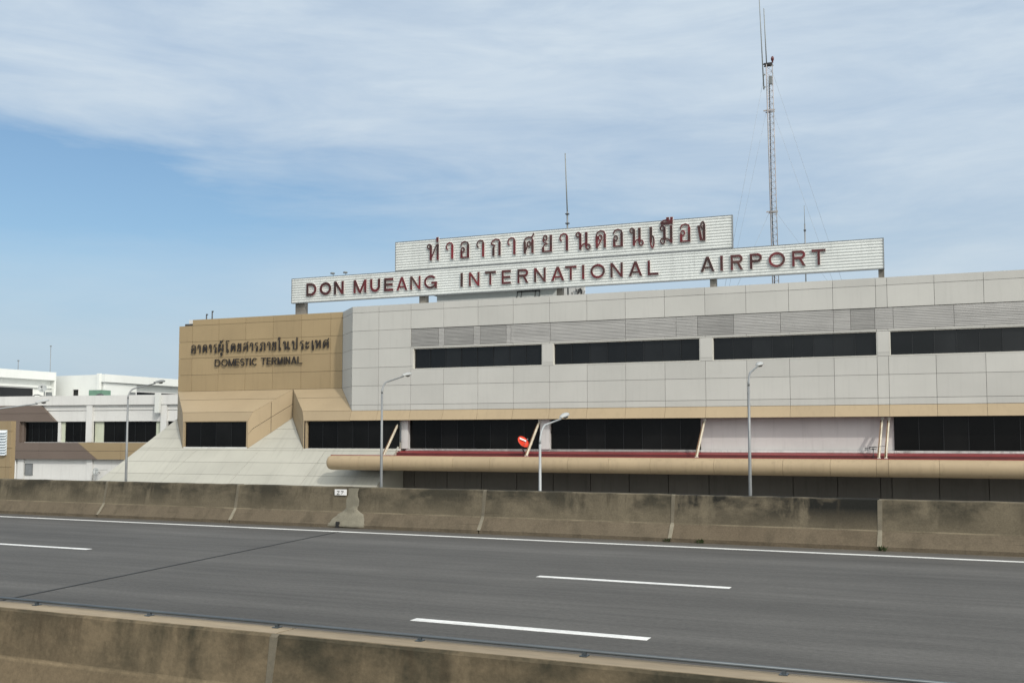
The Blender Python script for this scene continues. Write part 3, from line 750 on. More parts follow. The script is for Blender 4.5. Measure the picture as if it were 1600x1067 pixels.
def ribbon(mb, pts, w, v0, v1, closed):
    P = [Vector((x, 0, z)) for x, z in pts]
    if closed: P = P[:-1]
    n = len(P); Lp = []; Rp = []
    for i in range(n):
        a = P[(i-1) % n] if (closed or i > 0) else P[i]; c = P[(i+1) % n] if (closed or i < n-1) else P[i]
        d1 = (P[i] - a); d2 = (c - P[i])
        if d1.length < 1e-9: d1 = d2
        if d2.length < 1e-9: d2 = d1
        n1 = Vector((-d1.z, 0, d1.x)).normalized(); n2 = Vector((-d2.z, 0, d2.x)).normalized()
        m = (n1 + n2); m = m.normalized() if m.length > 1e-6 else n1
        k = w/2/max(.55, m.dot(n1))
        Lp.append(P[i] + m*k); Rp.append(P[i] - m*k)
    vs = []
    for i in range(n):
        for q, v in ((Lp[i], v0), (Rp[i], v0), (Rp[i], v1), (Lp[i], v1)): vs.append((q.x, v, q.z))
    fs = []
    for i in range(n if closed else n-1):
        j = (i+1) % n
        for k in range(4): fs.append((i*4+k, i*4+(k+1) % 4, j*4+(k+1) % 4, j*4+k))
    if not closed: fs += [(3, 2, 1, 0), tuple((n-1)*4 + k for k in range(4))]
    mb.add(vs, fs)
def thai(mb, key, marks, u0, u1, z0, h, v0, v1, wk, wt, grow=0.0):
    i = 0
    for st in GL[key] + sum([MARK[m] for m in marks], []):
        w = (wk if st[0] == K_ else wt)
        ins = w/2*.8
        pts = [(u0 + ins*(1 - 2*x) + (u1-u0)*x, z0 + (h*z)) for x, z in st[1]]
        # round-ended extension for the rim
        if grow and st[1][0] != st[1][-1]:
            a, b_ = Vector(pts[0]), Vector(pts[1]); pts[0] = tuple(a - (b_-a).normalized()*grow)
            a, b_ = Vector(pts[-1]), Vector(pts[-2]); pts[-1] = tuple(a - (b_-a).normalized()*grow)
        closed = (abs(st[1][0][0]-st[1][-1][0]) < 1e-6 and abs(st[1][0][1]-st[1][-1][1]) < 1e-6)
        ribbon(mb, pts, w + 2*grow, v0 - .0012*i, v1 - .0012*i, closed); i += 1
def latin(ch, u0, u1, z0, z1, v0, v1, w, grow=0.0):
    """sans serif capitals from stems, slanted bars and bent strokes"""
    mb = MB(); k = [0]; g = grow; u0 -= g; u1 += g; z0 -= g; z1 += g; w += 2*g
    W_, H_ = u1 - u0, z1 - z0; uc, zc = (u0+u1)/2, (z0+z1)/2; h = w/2
    def P(pts):                                      # flat piece
        d = .0012*k[0]; k[0] += 1
        mb.slab([(x, v0 - d, z) for x, z in pts], (0, v1 - v0, 0))
    def R(a, b_, c_, d_): P([(a, c_), (b_, c_), (b_, d_), (a, d_)])
    def S(pts, closed=False):
        d = .0012*k[0]; k[0] += 1; ribbon(mb, pts, w, v0 - d, v1 - d, closed)
    def D(xa, xb, za, zb, ww=None):                  # slanted bar with level ends
        q = (ww or w*1.12)/2; P([(xa - q, za), (xa + q, za), (xb + q, zb), (xb - q, zb)])
    left = lambda: R(u0, u0 + w, z0, z1)
    right = lambda: R(u1 - w, u1, z0, z1)
    def bowl(za, zb):                                # D-shaped bend from the left stem
        rz = (zb - za)/2 - h; rx = min(rz*1.05, W_ - w - .02); xr = u1 - h - rx; zm = (za + zb)/2
        S([(u0 + w*.5, zb - h)] + [(xr + rx*math.cos(rad(t)), zm + rz*math.sin(rad(t))) for t in range(90, -91, -15)] + [(u0 + w*.5, za + h)])
    if ch == 'I': R(u0, u1, z0, z1)
    elif ch == 'T': R(u0, u1, z1 - w*.95, z1); R(uc - h, uc + h, z0, z1 - w*.5)
    elif ch == 'L': left(); R(u0, u1, z0, z0 + w*.95)
    elif ch == 'E':
        left()
        for z, f in ((z0 + h*.95, 1), (zc, .94), (z1 - h*.95, 1)): R(u0 + w*.5, u0 + W_*f, z - h*.93, z + h*.93)
    elif ch == 'N': left(); right(); D(u0 + h, u1 - h, z1, z0)
    elif ch == 'M': left(); right(); D(u0 + h, uc, z1, z0, w*1.0); D(u1 - h, uc, z1, z0, w*1.0)
    elif ch == 'A':
        D(u0 + h*1.05, uc, z0, z1); D(u1 - h*1.05, uc, z0, z1); zb = z0 + H_*.27
        R(u0 + W_*.2, u1 - W_*.2, zb - h*.7, zb + h*.7)
    elif ch == 'U':
        rx = W_/2 - h; rz = min(rx, H_*.36)
        S([(u0 + h, z1)] + [(uc + rx*math.cos(rad(t)), z0 + h + rz + rz*math.sin(rad(t))) for t in range(180, 361, 15)] + [(u1 - h, z1)])
    elif ch == 'O': S([(uc + (W_/2 - h)*math.cos(rad(t)), zc + (H_/2 - h)*math.sin(rad(t))) for t in range(0, 361, 12)], True)
    elif ch == 'D': left(); bowl(z0, z1)
    elif ch == 'P': left(); bowl(z0 + H_*.43, z1)
    elif ch == 'R': left(); bowl(z0 + H_*.45, z1); D(u1 - h*1.05, uc + W_*.08, z0, z0 + H_*.5)
    elif ch in 'CG':
        e = -48 if ch == 'C' else -20
        S([(uc + (W_/2 - h)*math.cos(rad(t)), zc + (H_/2 - h)*math.sin(rad(t))) for t in range(42, 360 + e + 1, 10)])
        if ch == 'G': R(u1 - w, u1, z0, zc - h*.1); R(uc + W_*.06, u1, zc - w*.95, zc)
    elif ch == 'S':
        rx, rz = W_/2 - h, (H_/2 - h)/2
        S([(uc + rx*math.cos(rad(t)), z1 - h - rz + rz*math.sin(rad(t))) for t in range(35, 241, 15)] +
          [(uc + rx*math.cos(rad(t)), z0 + h + rz + rz*math.sin(rad(t))) for t in range(60, -146, -15)])
    return mb

# ------------------------------------------------------------------ rooftop sign
RS = thing('rooftop_sign', 'long white corrugated rooftop sign with dark red Thai and English airport name letters', 'sign', TERM, (12.5, 3.1, 8.135))
def corrugated(u0, u1, z0, z1, name, v=3.0):
    b = MB(); n = round((z1-z0)/.172); prof = []
    for k in range(n):
        za = z0 + (z1-z0)*k/n; h = (z1-z0)/n
        prof += [(v, za), (v - .034, za + h*.30), (v - .040, za + h*.5), (v - .034, za + h*.66), (v, za + h*.86)]
    prof.append((v, z1))
    cuts = [u0]
    while cuts[-1] + 5.6 < u1: cuts.append(cuts[-1] + 5.6)
    cuts.append(u1)
    for a, c in zip(cuts, cuts[1:]):
        d = random.uniform(-.004, .004)
        pts = [(a, y + d, z) for y, z in prof] + [(c, y + d, z) for y, z in prof]; k = len(prof)
        b.add(pts, [(i, k + i, k + i + 1, i + 1) for i in range(k-1)])
    b.box(u0, u1, v + .03, v + .14, z0 + .01, z1 - .01)
    o = b.build(name, M['sign'], RS)
    e = MB(); e.box(u0 - .03, u0, v - .07, v + .15, z0 - .02, z1 + .02); e.box(u1, u1 + .03, v - .07, v + .15, z0 - .02, z1 + .02)
    e.box(u0, u1, v - .03, v + .15, z1, z1 + .025); e.box(u0, u1, v - .03, v + .15, z0 - .025, z0)
    e.build('edge_trim', M['galv'], o)
    return o
corrugated(-6.64, 31.8, 9.26, 10.94, 'sign_panel')
corrugated(1.46, 23.58, 11.00, 12.90, 'sign_panel')
for a, c, v in ((-6.5, -5.75, 3.2), (3.1, 3.6, 3.2), (12.6, 12.95, 3.4), (22.2, 22.55, 3.2), (31.5, 31.8, 3.2)):
    MB().box(a, c, v, v + .4, 8.135, 9.8).build('post', M['post'], RS)
for u in (-3.4, -2.4):
    f = MB(); f.tube([(u, 3.05, 10.94), (u, 3.05, 11.10)], .02, 6); f.lathe((u, 2.98, 11.14), (0, 0, 1), [(.02, -.06), (.15, -.04), (.16, .03), (.10, .06), (0, .065)], 12)
    f.build('floodlight', M['head_dark'], RS)
LW = 'DONMUEANGINTERNATIONALAIRPORT'
LB = [(-5.41,-4.6),(-4.34,-3.43),(-3.21,-2.45),(-1.68,-0.69),(-0.41,0.35),(0.65,1.34),(1.59,2.38),(2.6,3.36),(3.62,4.55),(6.24,6.4),(6.83,7.57),(7.95,8.7),(9.11,9.73),(10.18,10.9),(11.3,12.07),(12.44,13.28),(13.35,14.08),(14.44,14.59),(14.98,15.9),(16.25,17.02),(17.4,18.21),(18.56,19.21),(21.74,22.53),(22.88,23.03),(23.48,24.17),(24.58,25.26),(25.63,26.55),(26.94,27.66),(28.01,28.76)]
for i, (ch, (a, c)) in enumerate(zip(LW, LB)):
    w_ = .172 if i < 6 else .136
    z0, z1 = 9.68, 10.55
    bd = latin(ch, a, c, z0, z1, 2.885, 2.952, w_, .018).build('letter', M['rim'], RS)
    latin(ch, a, c, z0, z1, 2.862, 2.878, w_).build('letter_face', M['red'], bd)
TH = [('tho', ['ek']), ('aa', []), ('o', []), ('aa', []), ('ko', []), ('aa', []), ('so', []), ('yo', []), ('aa', []), ('no', []), ('do', []), ('o', []), ('no', []), ('e', []), ('mo', ['uee']), ('o', []), ('ngo', [])]
TP = [(3.81,4.76),(5.13,5.78),(6.15,6.91),(7.3,7.96),(8.31,9.1),(9.44,10.11),(10.53,11.34),(11.77,12.56),(12.92,13.61),(14.03,15.01),(15.25,16.04),(16.35,17.11),(17.45,18.33),(18.65,19.0),(19.31,20.17),(20.45,21.22),(21.53,22.08)]
for (k, mk), (a, c) in zip(TH, TP):
    bd = MB(); thai(bd, k, mk, a, c, 11.52, 1.06, 2.885, 2.952, .160, .084, .018)
    bo = bd.build('letter', M['rim'], RS)
    fc = MB(); thai(fc, k, mk, a, c, 11.52, 1.06, 2.862, 2.878, .160, .084)
    fc.build('letter_face', M['red'], bo)

# ------------------------------------------------------------------ lettering on the tan block
WS = thing('wall_lettering', 'black raised Thai and English DOMESTIC TERMINAL letters on the tan wall', 'sign', TERM, (-8.6, 1.95, 4.9))
DW = 'DOMESTICTERMINAL'
DB = [(-12.21,-11.74),(-11.65,-11.13),(-11.04,-10.56),(-10.49,-10.15),(-10.06,-9.72),(-9.68,-9.34),(-9.27,-9.18),(-9.09,-8.64),(-8.35,-7.93),(-7.87,-7.56),(-7.47,-7.08),(-6.99,-6.6),(-6.49,-6.42),(-6.34,-5.99),(-5.9,-5.47),(-5.39,-5.02)]
for ch, (a, c) in zip(DW, DB): latin(ch, a, c, 4.97, 5.47, 1.88, 1.93, .066).build('letter', M['black'], WS)
DT = ['o','aa','kho','aa','ro','pho','oo','do','yo','so2','aa','ro','pho2','aa','yo','ai','no','po','ro','a','e','tho','so']
DP = [(-14.31,-13.84),(-13.75,-13.44),(-13.31,-12.87),(-12.76,-12.5),(-12.36,-12.04),(-11.98,-11.46),(-11.35,-10.98),(-10.91,-10.45),(-10.36,-9.97),(-9.87,-9.4),(-9.31,-8.99),(-8.9,-8.57),(-8.46,-7.97),(-7.88,-7.57),(-7.49,-7.09),(-7.03,-6.7),(-6.57,-6.02),(-5.87,-5.36),(-5.24,-4.88),(-4.78,-4.44),(-4.3,-4.12),(-4.03,-3.54),(-3.44,-2.92)]
for k, (a, c) in zip(DT, DP):
    b = MB(); thai(b, k, ['uu', 'tho2'] if k == 'pho' else [], a, c, 5.96, .56, 1.88, 1.93, .086, .050)
    b.build('letter', M['black'], WS)

# ------------------------------------------------------------------ things on the terminal roof
RH = thing('roof_house', 'stained white plant room on the terminal roof below the sign', 'building', TERM, (8.3, 8, 8.135))
MB().box(2.9, 11.6, 6.2, 7.2, 8.135, 9.72).build('wall', M['white_bright'], RH)
MB().box(2.6, 11.7, 5.9, 7.3, 9.722, 9.84).build('roof', M['post'], RH)
MB().box(11.9, 13.4, 6.5, 6.7, 8.135, 10.2).build('wall', M['white_wall'], RH)
lad = thing('ladder_frame', 'small black steel frame hanging on the white roof plant room', 'frame', TERM, (9.4, 6.15, 9.1))
l_ = MB()
for x in (8.8, 9.1, 10.1, 10.4): l_.tube([(x, 6.14, 9.15), (x + (.08 if x < 9.5 else .04), 6.14, 9.68)], .022, 6)
for x0, x1, z in ((8.8, 9.1, 9.16), (10.1, 10.4, 9.16), (8.85, 10.45, 9.66), (8.85, 10.45, 9.60)): l_.tube([(x0, 6.14, z), (x1, 6.14, z)], .022, 6)
l_.build('frame', M['dark_metal'], lad)
pc = thing('cable_bundle', 'tangle of black cables on the white roof plant room', 'cables', TERM, (12.8, 6.5, 8.6))
c_ = MB(); rr = random.Random(12)
for k in range(7):
    x = 12.55 + .1*rr.random(); pts = []
    a0 = rr.uniform(0, 6.28); R0 = rr.uniform(.25, .55)
    pts = [(12.95 + R0*math.cos(a0 + t*.35*rr.choice((.8, 1.0)))*(.4 + t*.08), 6.5 - .02*k, 9.35 + .33*math.sin(a0*2 + t*.6)) for t in range(9)]
    c_.tube(pts, .022, 5)
c_.tube([(13.25, 6.47, 8.9), (13.25, 6.47, 9.5), (13.15, 6.47, 9.6)], .025, 5)
c_.build('cable', M['dark_metal'], pc)
for u, h in ((-14.05, 8.85), (-13.55, 9.05)):
    p_ = thing('vent_pipe', 'taller thin dark vent pipe on the tan block roof' if h > 9 else 'shorter thin dark vent pipe left on the tan block roof', 'pipe', TERM, (u, 3.2, 8.135), 'vent pipes on the tan block')
    MB().tube([(u, 3.2, 8.135), (u, 3.2, h)], .045, 8).tube([(u - .02, 3.2, h), (u + .10, 3.2, h - .02)], .05, 6).build('pipe', M['dark_metal'], p_)
wa = thing('whip_antenna', 'tall thin pole antenna standing behind the Thai sign panel', 'antenna', TERM, (13.14, 4, 8.135), 'whip antennas')
MB().tube([(13.14, 4, 8.135), (13.11, 4, 14.2)], .055, 8).build('mast_pole', M['galv'], wa)
MB().tube([(13.11, 4, 14.2), (12.98, 4, 17.95)], [.042, .034], 8).build('rod', M['cream_steel'], wa)
MB().box(13.0, 13.24, 3.9, 4.1, 13.42, 13.48).box(13.0, 13.22, 3.9, 4.1, 14.02, 14.08).build('clamp', M['dark_metal'], wa)
wb = thing('whip_antenna', 'short thin pole antenna behind the AIRPORT end of the sign', 'antenna', TERM, (27.02, 9, 8.135), 'whip antennas')
MB().tube([(27.02, 9, 8.135), (27.01, 9, 13.3)], .04, 8).build('mast_pole', M['galv'], wb)
MB().tube([(27.01, 9, 13.3), (27.0, 9, 14.45)], .018, 6).build('rod', M['cream_steel'], wb)
MB().box(26.94, 27.08, 8.93, 9.07, 12.85, 12.92).build('clamp', M['dark_metal'], wb)
# lattice mast
MA = thing('lattice_mast', 'tall slender guyed lattice radio mast with two rods on top', 'mast', TERM, (25.12, 9, 8.135))
def mc(z): return Vector((25.14 - .012*(z - 8), 9, z))
tri = [Vector((.25*math.cos(rad(a)), .25*math.sin(rad(a)), 0)) for a in (250, 10, 130)]
lt = MB(); zs = [8.135 + .42*i for i in range(38)]; ztop = zs[-1]
for t in tri: lt.tube([mc(zs[0]) + t, mc(ztop) + t], .028, 6)
for z0, z1 in zip(zs, zs[1:]):
    for i in range(3):
        a, c = tri[i], tri[(i+1) % 3]
        lt.tube([mc(z0) + a, mc(z1) + c], .011, 4, caps=False); lt.tube([mc(z1) + a, mc(z1) + c], .010, 4, caps=False)
lt.build('lattice', M['mast'], MA)
cbm = MB(); cbm.tube([mc(8.2) + Vector((.02, -.1, 0)), mc(15) + Vector((-.03, -.05, 0)), mc(22.6) + Vector((.03, 0, 0))], .035, 6)
cbm.build('feeder_cable', M['dark_metal'], MA)
tp = MB(); c0 = mc(ztop)
tp.tube([c0 + Vector((-.29, -.2, .02)), c0 + Vector((.29, -.2, .02))], .04, 6); tp.tube([c0 + Vector((-.29, .2, .02)), c0 + Vector((.29, .2, .02))], .04, 6)
tp.box(c0.x - .25, c0.x + .25, 8.75, 9.25, ztop + .04, ztop + .09)
tp.build('top_platform', M['dark_metal'], MA)
MB().lathe(c0 + Vector((.28, -.1, .1)), (0, 0, 1), [(.05, 0), (.05, .12), (.09, .14), (.10, .30), (.05, .40), (0, .42)], 10).build('beacon', M['lamp_red'], MA)
MB().tube([c0 + Vector((-.27, -.2, -1.6)), c0 + Vector((-.52, -.2, 6.0))], [.042, .022], 8).box(c0.x - .30, c0.x - .16, 8.74, 8.80, ztop - 1.5, ztop - 1.42).box(c0.x - .30, c0.x - .16, 8.74, 8.80, ztop - .7, ztop - .62).build('antenna_rod', M['cream_steel'], MA)
MB().tube([c0 + Vector((-.10, 0, .05)), c0 + Vector((-.22, 0, 3.75))], [.038, .026], 8).build('antenna_rod', M['cream_steel'], MA)
MB().box(c0.x + .05, c0.x + .24, 8.72, 8.9, ztop - 1.3, ztop - .8).build('equipment_box', M['head_dark'], MA)
for z in (14.2, 20.7):
    MB().box(mc(z).x - .36, mc(z).x + .36, 8.8, 8.86, z - .04, z + .04).box(mc(z).x - .28, mc(z).x + .28, 9.2, 9.26, z - .03, z + .03).build('guy_bracket', M['mast'], MA)
for z, (du, dv) in [(23.4, (-3.2, -1)), (23.4, (4.4, 1.5)), (20.7, (-3.6, 2)), (20.7, (4.0, -1.5)), (14.2, (-3.0, 0)), (14.2, (4.2, 2))]:
    MB().tube([mc(z) + Vector((.2 if du > 0 else -.2, 0, 0)), (25.12 + du, 9 + dv, 8.14)], .0075, 4).build('guy_wire', M['wire'], MA)
# red dish on the canopy
sd = thing('satellite_dish', 'red satellite dish with white label on the canopy roof', 'dish', TERM, (12.25, -1.0, -1.09))
ax = Vector((.74, -.36, .55)).normalized(); cd = Vector((12.16, -1.15, -.22))
MB().lathe(cd, ax, [(0, -.09), (.15, -.075), (.27, -.035), (.375, .0), (.385, .0), (.38, .012), (.27, -.02), (.15, -.06), (0, -.075)], 28).build('dish', M['dish_red'], sd)
ra = Vector((.92, .40, 0)); ra = (ra - ax*ra.dot(ax)).normalized(); ub_ = ax.cross(ra)
if ub_.z < 0: ub_ = -ub_
o_ = cd + ax*.012 + ub_*.13 - ra*.04
lab = MB()
lab.slab([o_ - ra*.22 - ub_*.06, o_ + ra*.22 - ub_*.06, o_ + ra*.22 + ub_*.065, o_ - ra*.22 + ub_*.065], ax*.004)
lo = lab.build('label_plate', M['plate'], sd)
lm = MB()
for k, (x, w_) in enumerate(((-.15, .05), (-.08, .04), (-.02, .06), (.06, .05))):
    lm.slab([o_ + ax*.006 + ra*x - ub_*.02, o_ + ax*.006 + ra*(x + w_) - ub_*.02, o_ + ax*.006 + ra*(x + w_) + ub_*.018, o_ + ax*.006 + ra*x + ub_*.018], ax*.002)
lm.build('lettering', M['mark_grey'], lo)
MB().tube([cd - ax*.09, cd - ax*.2 - Vector((0, 0, .15)), (12.28, -1.0, -1.08)], .025, 8).build('mount', M['dark_metal'], sd)
MB().tube([cd - ub_*.34, cd + ax*.36 - ub_*.12], .012, 6).lathe(cd + ax*.36 - ub_*.12, ax, [(.03, 0), (.04, .03), (.03, .09), (0, .09)], 8).build('feed_arm', M['galv'], sd)
# yagi antenna
ya = thing('yagi_antenna', 'small black wire antenna lying level beside the twin tie rods', 'antenna', TERM, (31.27, -1.6, -1.1))
y_ = MB(); y_.tube([(31.27, -1.6, -1.1), (31.25, -1.6, -.55)], .02, 6)
y_.tube([(30.85, -1.6, -.53), (31.88, -1.55, -.39)], .014, 6)
for x, h in ((30.87, .28), (30.97, .18), (31.06, .14)): y_.tube([(x, -1.6, -.53 - h/2), (x, -1.6, -.53 + h/2)], .012, 5)
y_.tube([(31.06, -1.6, -.58), (31.4, -1.6, -.55), (31.42, -1.6, -.44), (31.08, -1.6, -.46), (31.06, -1.6, -.58)], .016, 5)
y_.tube([(31.86, -1.5, -.4), (31.84, -1.5, -.95)], .012, 5)
y_.box(31.20, 31.30, -1.64, -1.58, -.60, -.52)
y_.build('boom', M['dark_metal'], ya)

# ------------------------------------------------------------------ street lamps
def lamp(name, label, x, y, zt, arm, zh, m, hm, r0=.085, scale=1.0):
    o = thing(name, label, 'street lamp', WORLD, (x, y, GZ))
    MB().tube([(x, y, GZ), (x, y, zt - 3.5), (x, y, zt - .35)], [r0*1.25, r0, r0*.72], 14).box(x - .2, x + .2, y - .2, y + .2, GZ, GZ + .04).build('pole', M[m], o)
    pts = [(x, y, zt - .34)]
    for i in range(1, 8):
        a = rad(90*i/7*.78); pts.append((x, y + .55*(1 - math.cos(a)), zt - .34 + .55*math.sin(a)))
    yl, zl = pts[-1][1], pts[-1][2]
    pts.append((x, y + arm - .35, zh - .05))
    MB().tube(pts, [r0*.70]*2 + [r0*.6]*6 + [r0*.48], 12).build('arm', M[m], o)
    hd = MB(); L0 = arm - .42; n = 14; vs = []
    sec = [(0, .05, .05), (.08, .075, .06), (.22, .12, .085), (.45, .15, .10), (.62, .13, .085), (.72, .07, .05), (.74, .01, .01)]
    sl_ = .16
    for d, w_, h_ in sec:
        cz = zh - .02 + d*sl_
        for k in range(n):
            a = 2*math.pi*k/n; zz = math.sin(a)*h_*scale
            if zz < 0: zz *= .45
            vs.append((x + math.cos(a)*w_*scale, y + L0 + d*scale, cz + zz))
    hd.add(vs, [(i*n+k, i*n+(k+1) % n, (i+1)*n+(k+1) % n, (i+1)*n+k) for i in range(len(sec)-1) for k in range(n)], 0, True)
    hd.add(vs[:n], [list(range(n))])
    ho = hd.build('lamp_head', M[hm], o)
    MB().lathe((x, y + L0 + .45*scale, zh + .45*sl_*scale - .04*scale), (0, -.1, -1), [(.12*scale, 0), (.115*scale, .03), (.07*scale, .07*scale), (0, .085*scale)], 14).build('lens', M['lens'], ho)
    return o
l2 = lamp('street_lamp', 'grey street lamp with curved arm before the left tip of the canopy', -23.33, 38, 2.25, 2.15, 2.80, 'galv', 'head_pale', .060)
l2['group'] = 'grey street lamps along the terminal road'
for x, lab_ in ((-37.83, 'grey street lamp in front of the white sloped base, left of the tan block'), (-7.58, 'tall grey street lamp crossing the pinkish blank wall, rightmost of all')):
    c = copy_tree(l2); c.location.x = x; c['label'] = lab_
l1 = [o for o in bpy.data.objects if o.get('label', '').startswith('grey street lamp in front of the white')][0]
for ch in children(l1):
    if ch.name.startswith('lamp_head'):
        ch.data = ch.data.copy(); ch.data.materials[0] = M['head_dark']
l3 = lamp('street_lamp', 'short pale street lamp with drooping light head beside the red dish', -10.90, 26, .18, 1.95, .60, 'galv_pale', 'head_pale', .046, .78)
l3['group'] = 'pale low street lamps'
l5 = lamp('street_lamp', 'pale street lamp arm reaching in from the left edge over the brown panels', -31.95, 24.7, .75, 3.25, 1.32, 'galv_pale', 'head_pale', .046, .78)
l5['group'] = 'pale low street lamps'

# ------------------------------------------------------------------ white office block on the left
OB = thing('office_building', 'white office block with brown and ochre cladding and dark windows left of the terminal', 'building', LEFT, (0, 4, GZ))
b = MB(); b.box(-22, 26, .10, 22, GZ, -.40); b.box(-22, 26, .10, 22, 1.50, 3.3); b.box(-22, 26, 1.2, 22, -.40, 1.5)
b.build('wall', M['white_wall'], OB)
MB().box(-22, 26, -.28, 3, 3.04, 3.92).build('parapet', M['white_wall'], OB)
b = MB(); b.box(-22, 26, .0, .098, 1.53, 2.50); b.box(-22, 26, -.04, .098, 2.56, 3.035); b.build('spandrel', M['white_wall'], OB)
for a, c in ((-.27, .37), (7.56, 8.17), (15.5, 16.1)):
    MB().box(a, c, -.22, .098, -.395, 3.035).build('pillar', M['white_wall'], OB)
for a, c in ((-7.75, -7.1), (-.21, .41), (8, 8.6)):
    MB().box(a, c, -.05, .098, GZ, -2.0).build('pillar', M['white_wall'], OB)
def owin(a, c, z0=-.39, z1=1.49, n=3, m='glass2', v=.30, fm='mullion'):
    f = MB(); f.box(a, a + .05, v - .04, v + .1, z0, z1); f.box(c - .05, c, v - .04, v + .1, z0, z1)
    f.box(a + .05, c - .05, v - .04, v + .1, z1 - .05, z1); f.box(a + .05, c - .05, v - .04, v + .1, z0, z0 + .05)
    for i in range(1, n):
        x = a + (c-a)*i/n; f.box(x - .025, x + .025, v - .035, v + .08, z0 + .05, z1 - .05)
    fo = f.build('window', M[fm], OB)
    MB().box(a + .05, c - .05, v, v + .02, z0 + .05, z1 - .05).build('pane', M[m], fo)
    return fo
owin(-7.2, -3.52, n=5); owin(-2.82, -.29, n=3); owin(1.35, 6.84, n=5); owin(8.2, 15, n=5)
for a, c in ((-3.2, -2.84), (.39, 1.33), (6.86, 7.54)):
    MB().box(a, c, .22, .34, -.39, 1.49).build('blind_panel', M['cream'], OB)
MB().box(-7.5, -7.2, -.02, .34, -.41, 1.52).build('window_post', M['brown'], OB)
MB().box(-3.50, -3.22, .05, .34, -.39, 1.49).build('window_post', M['white_wall'], OB)
MB().box(-22, 26, .5, .7, -.39, 1.5).build('dark_interior', M['core'], OB)
# brown cladding as joined panels standing proud of the wall
v0, v1 = -.32, -.02
br = MB()
def poly(pts): br.slab([(u, v0, z) for u, z in pts], (0, v1 - v0, 0))
g = .012
poly([(-22, 1.53), (-3.53, 1.53), (-4.35, 2.29 - g), (-22, 2.29 - g)])
poly([(-22, 2.29 + g), (-4.37, 2.29 + g), (-5.19, 3.03), (-22, 3.03)])
poly([(-22, -.42), (-12, -.42), (-12, 1.52), (-22, 1.52)]); poly([(-12 + g, -.42), (-7.45, -.42), (-7.45, 1.52), (-12 + g, 1.52)])
poly([(-22, -1.2 + g), (-5.2, -1.2 + g), (-5.2, -.43), (-22, -.43)]); poly([(-5.2 + g, -1.2 + g), (.01, -1.2 + g), (-1.02, -.43), (-5.2 + g, -.43)])
poly([(-22, -1.97), (-5.2, -1.97), (-5.2, -1.2 - g), (-22, -1.2 - g)]); poly([(-5.2 + g, -1.97), (1.08, -1.97), (.03, -1.2 - g), (-5.2 + g, -1.2 - g)])
br.build('brown_cladding', M['brown'], OB)
oc = MB()
def poly2(pts): oc.slab([(u, v0, z) for u, z in pts], (0, v1 - v0, 0))
for a, c in ((None, 3.6), (3.6, 7), (7, 11), (11, 16)):
    poly2([((a + g) if a else .04, -1.2 + g), (c - g, -1.2 + g), (c - g, -.43), ((a + g) if a else -1.0, -.43)])
    poly2([((a + g) if a else 1.11, -1.97), (c - g, -1.97), (c - g, -1.2 - g), ((a + g) if a else .06, -1.2 - g)])
oc.build('ochre_cladding', M['tan2'], OB)
fo = owin(-7.02, -6.16, -3.49, -2.41, 1, 'galv', .06, 'head_dark')
MB().box(7.17, 7.62, -.60, -.285, 2.27, 4.05).build('downpipe_box', M['white_bright'], OB)
MB().tube([(-8.1, -.1, GZ), (-8.1, -.1, -2.0)], .06, 8).tube([(-7.95, -.1, GZ), (-7.95, -.1, -2.0)], .05, 8).build('drainpipe', M['white_wall'], OB)
# roof equipment, each its own thing
gd = thing('satellite_dish', 'grey satellite dish on a stand on the white office block roof', 'dish', LEFT, (-6.05, 1.2, 3.3))
ax = Vector((.5, -1, .35)).normalized(); cd = Vector((-6.02, .9, 4.72))
MB().lathe(cd, ax, [(0, -.10), (.2, -.075), (.33, -.025), (.41, .04), (.41, .05), (.32, -.01), (.16, -.065), (0, -.08)], 24).build('dish', M['dish_grey'], gd)
MB().tube([(-6.05, 1.2, 3.3), (-6.05, 1.2, 4.4), cd - ax*.10], .05, 8).build('stand', M['galv'], gd)
MB().tube([cd - Vector((0, 0, .36)), cd + ax*.42], .02, 6).box(cd.x + ax.x*.42 - .06, cd.x + ax.x*.42 + .06, cd.y + ax.y*.42 - .06, cd.y + ax.y*.42 + .06, cd.z + ax.z*.42 - .06, cd.z + ax.z*.42 + .06).build('feed_arm', M['dark_metal'], gd)
ac = thing('condenser_unit', 'small dark outdoor unit with bent pipes beside the roof dish', 'machine', LEFT, (-5.7, 1.3, 3.3))
MB().box(-5.95, -5.50, 1.25, 1.6, 3.32, 4.38).build('housing', M['head_dark'], ac)
MB().tube([(-7.3, 1.1, 3.95), (-7.0, 1.1, 4.1), (-6.7, 1.1, 4.12), (-6.3, 1.2, 3.98), (-5.95, 1.4, 3.98)], .045, 6).build('pipe', M['dark_metal'], ac)
MB().tube([(-5.5, 1.5, 4.02), (-5.1, 1.3, 3.96), (-4.8, 1.3, 3.98)], .045, 6).build('pipe', M['dark_metal'], ac)
gb = thing('green_tank', 'green box standing on the office roof by the white rear wall', 'box', LEFT, (-3.7, 6, 3.3))
MB().box(-4.45, -2.95, 5.6, 7, 3.3, 4.74).build('housing', M['green'], gb)
MB().lathe((-2.62, 4.9, 3.3), (0, 0, 1), [(.42, 0), (.42, .75), (.36, .92), (.18, 1.03), (0, 1.05)], 16).build('dark_cap', M['dark_metal'], gb)
wd = thing('satellite_dish', 'small grey dish on the office block lower wall beside the white slope', 'dish', LEFT, (1.3, 0.1, -3.1))
cd = Vector((1.12, -.5, -3.05)); ax = Vector((.35, -1, .35)).normalized()
MB().lathe(cd, ax, [(0, -.08), (.2, -.06), (.36, .02), (.36, .03), (.2, -.04), (0, -.06)], 20, sx=.75).build('dish', M['dish_grey'], wd)
MB().tube([cd - ax*.07, (1.12, .1, -3.2)], .03, 6).build('bracket', M['galv'], wd)
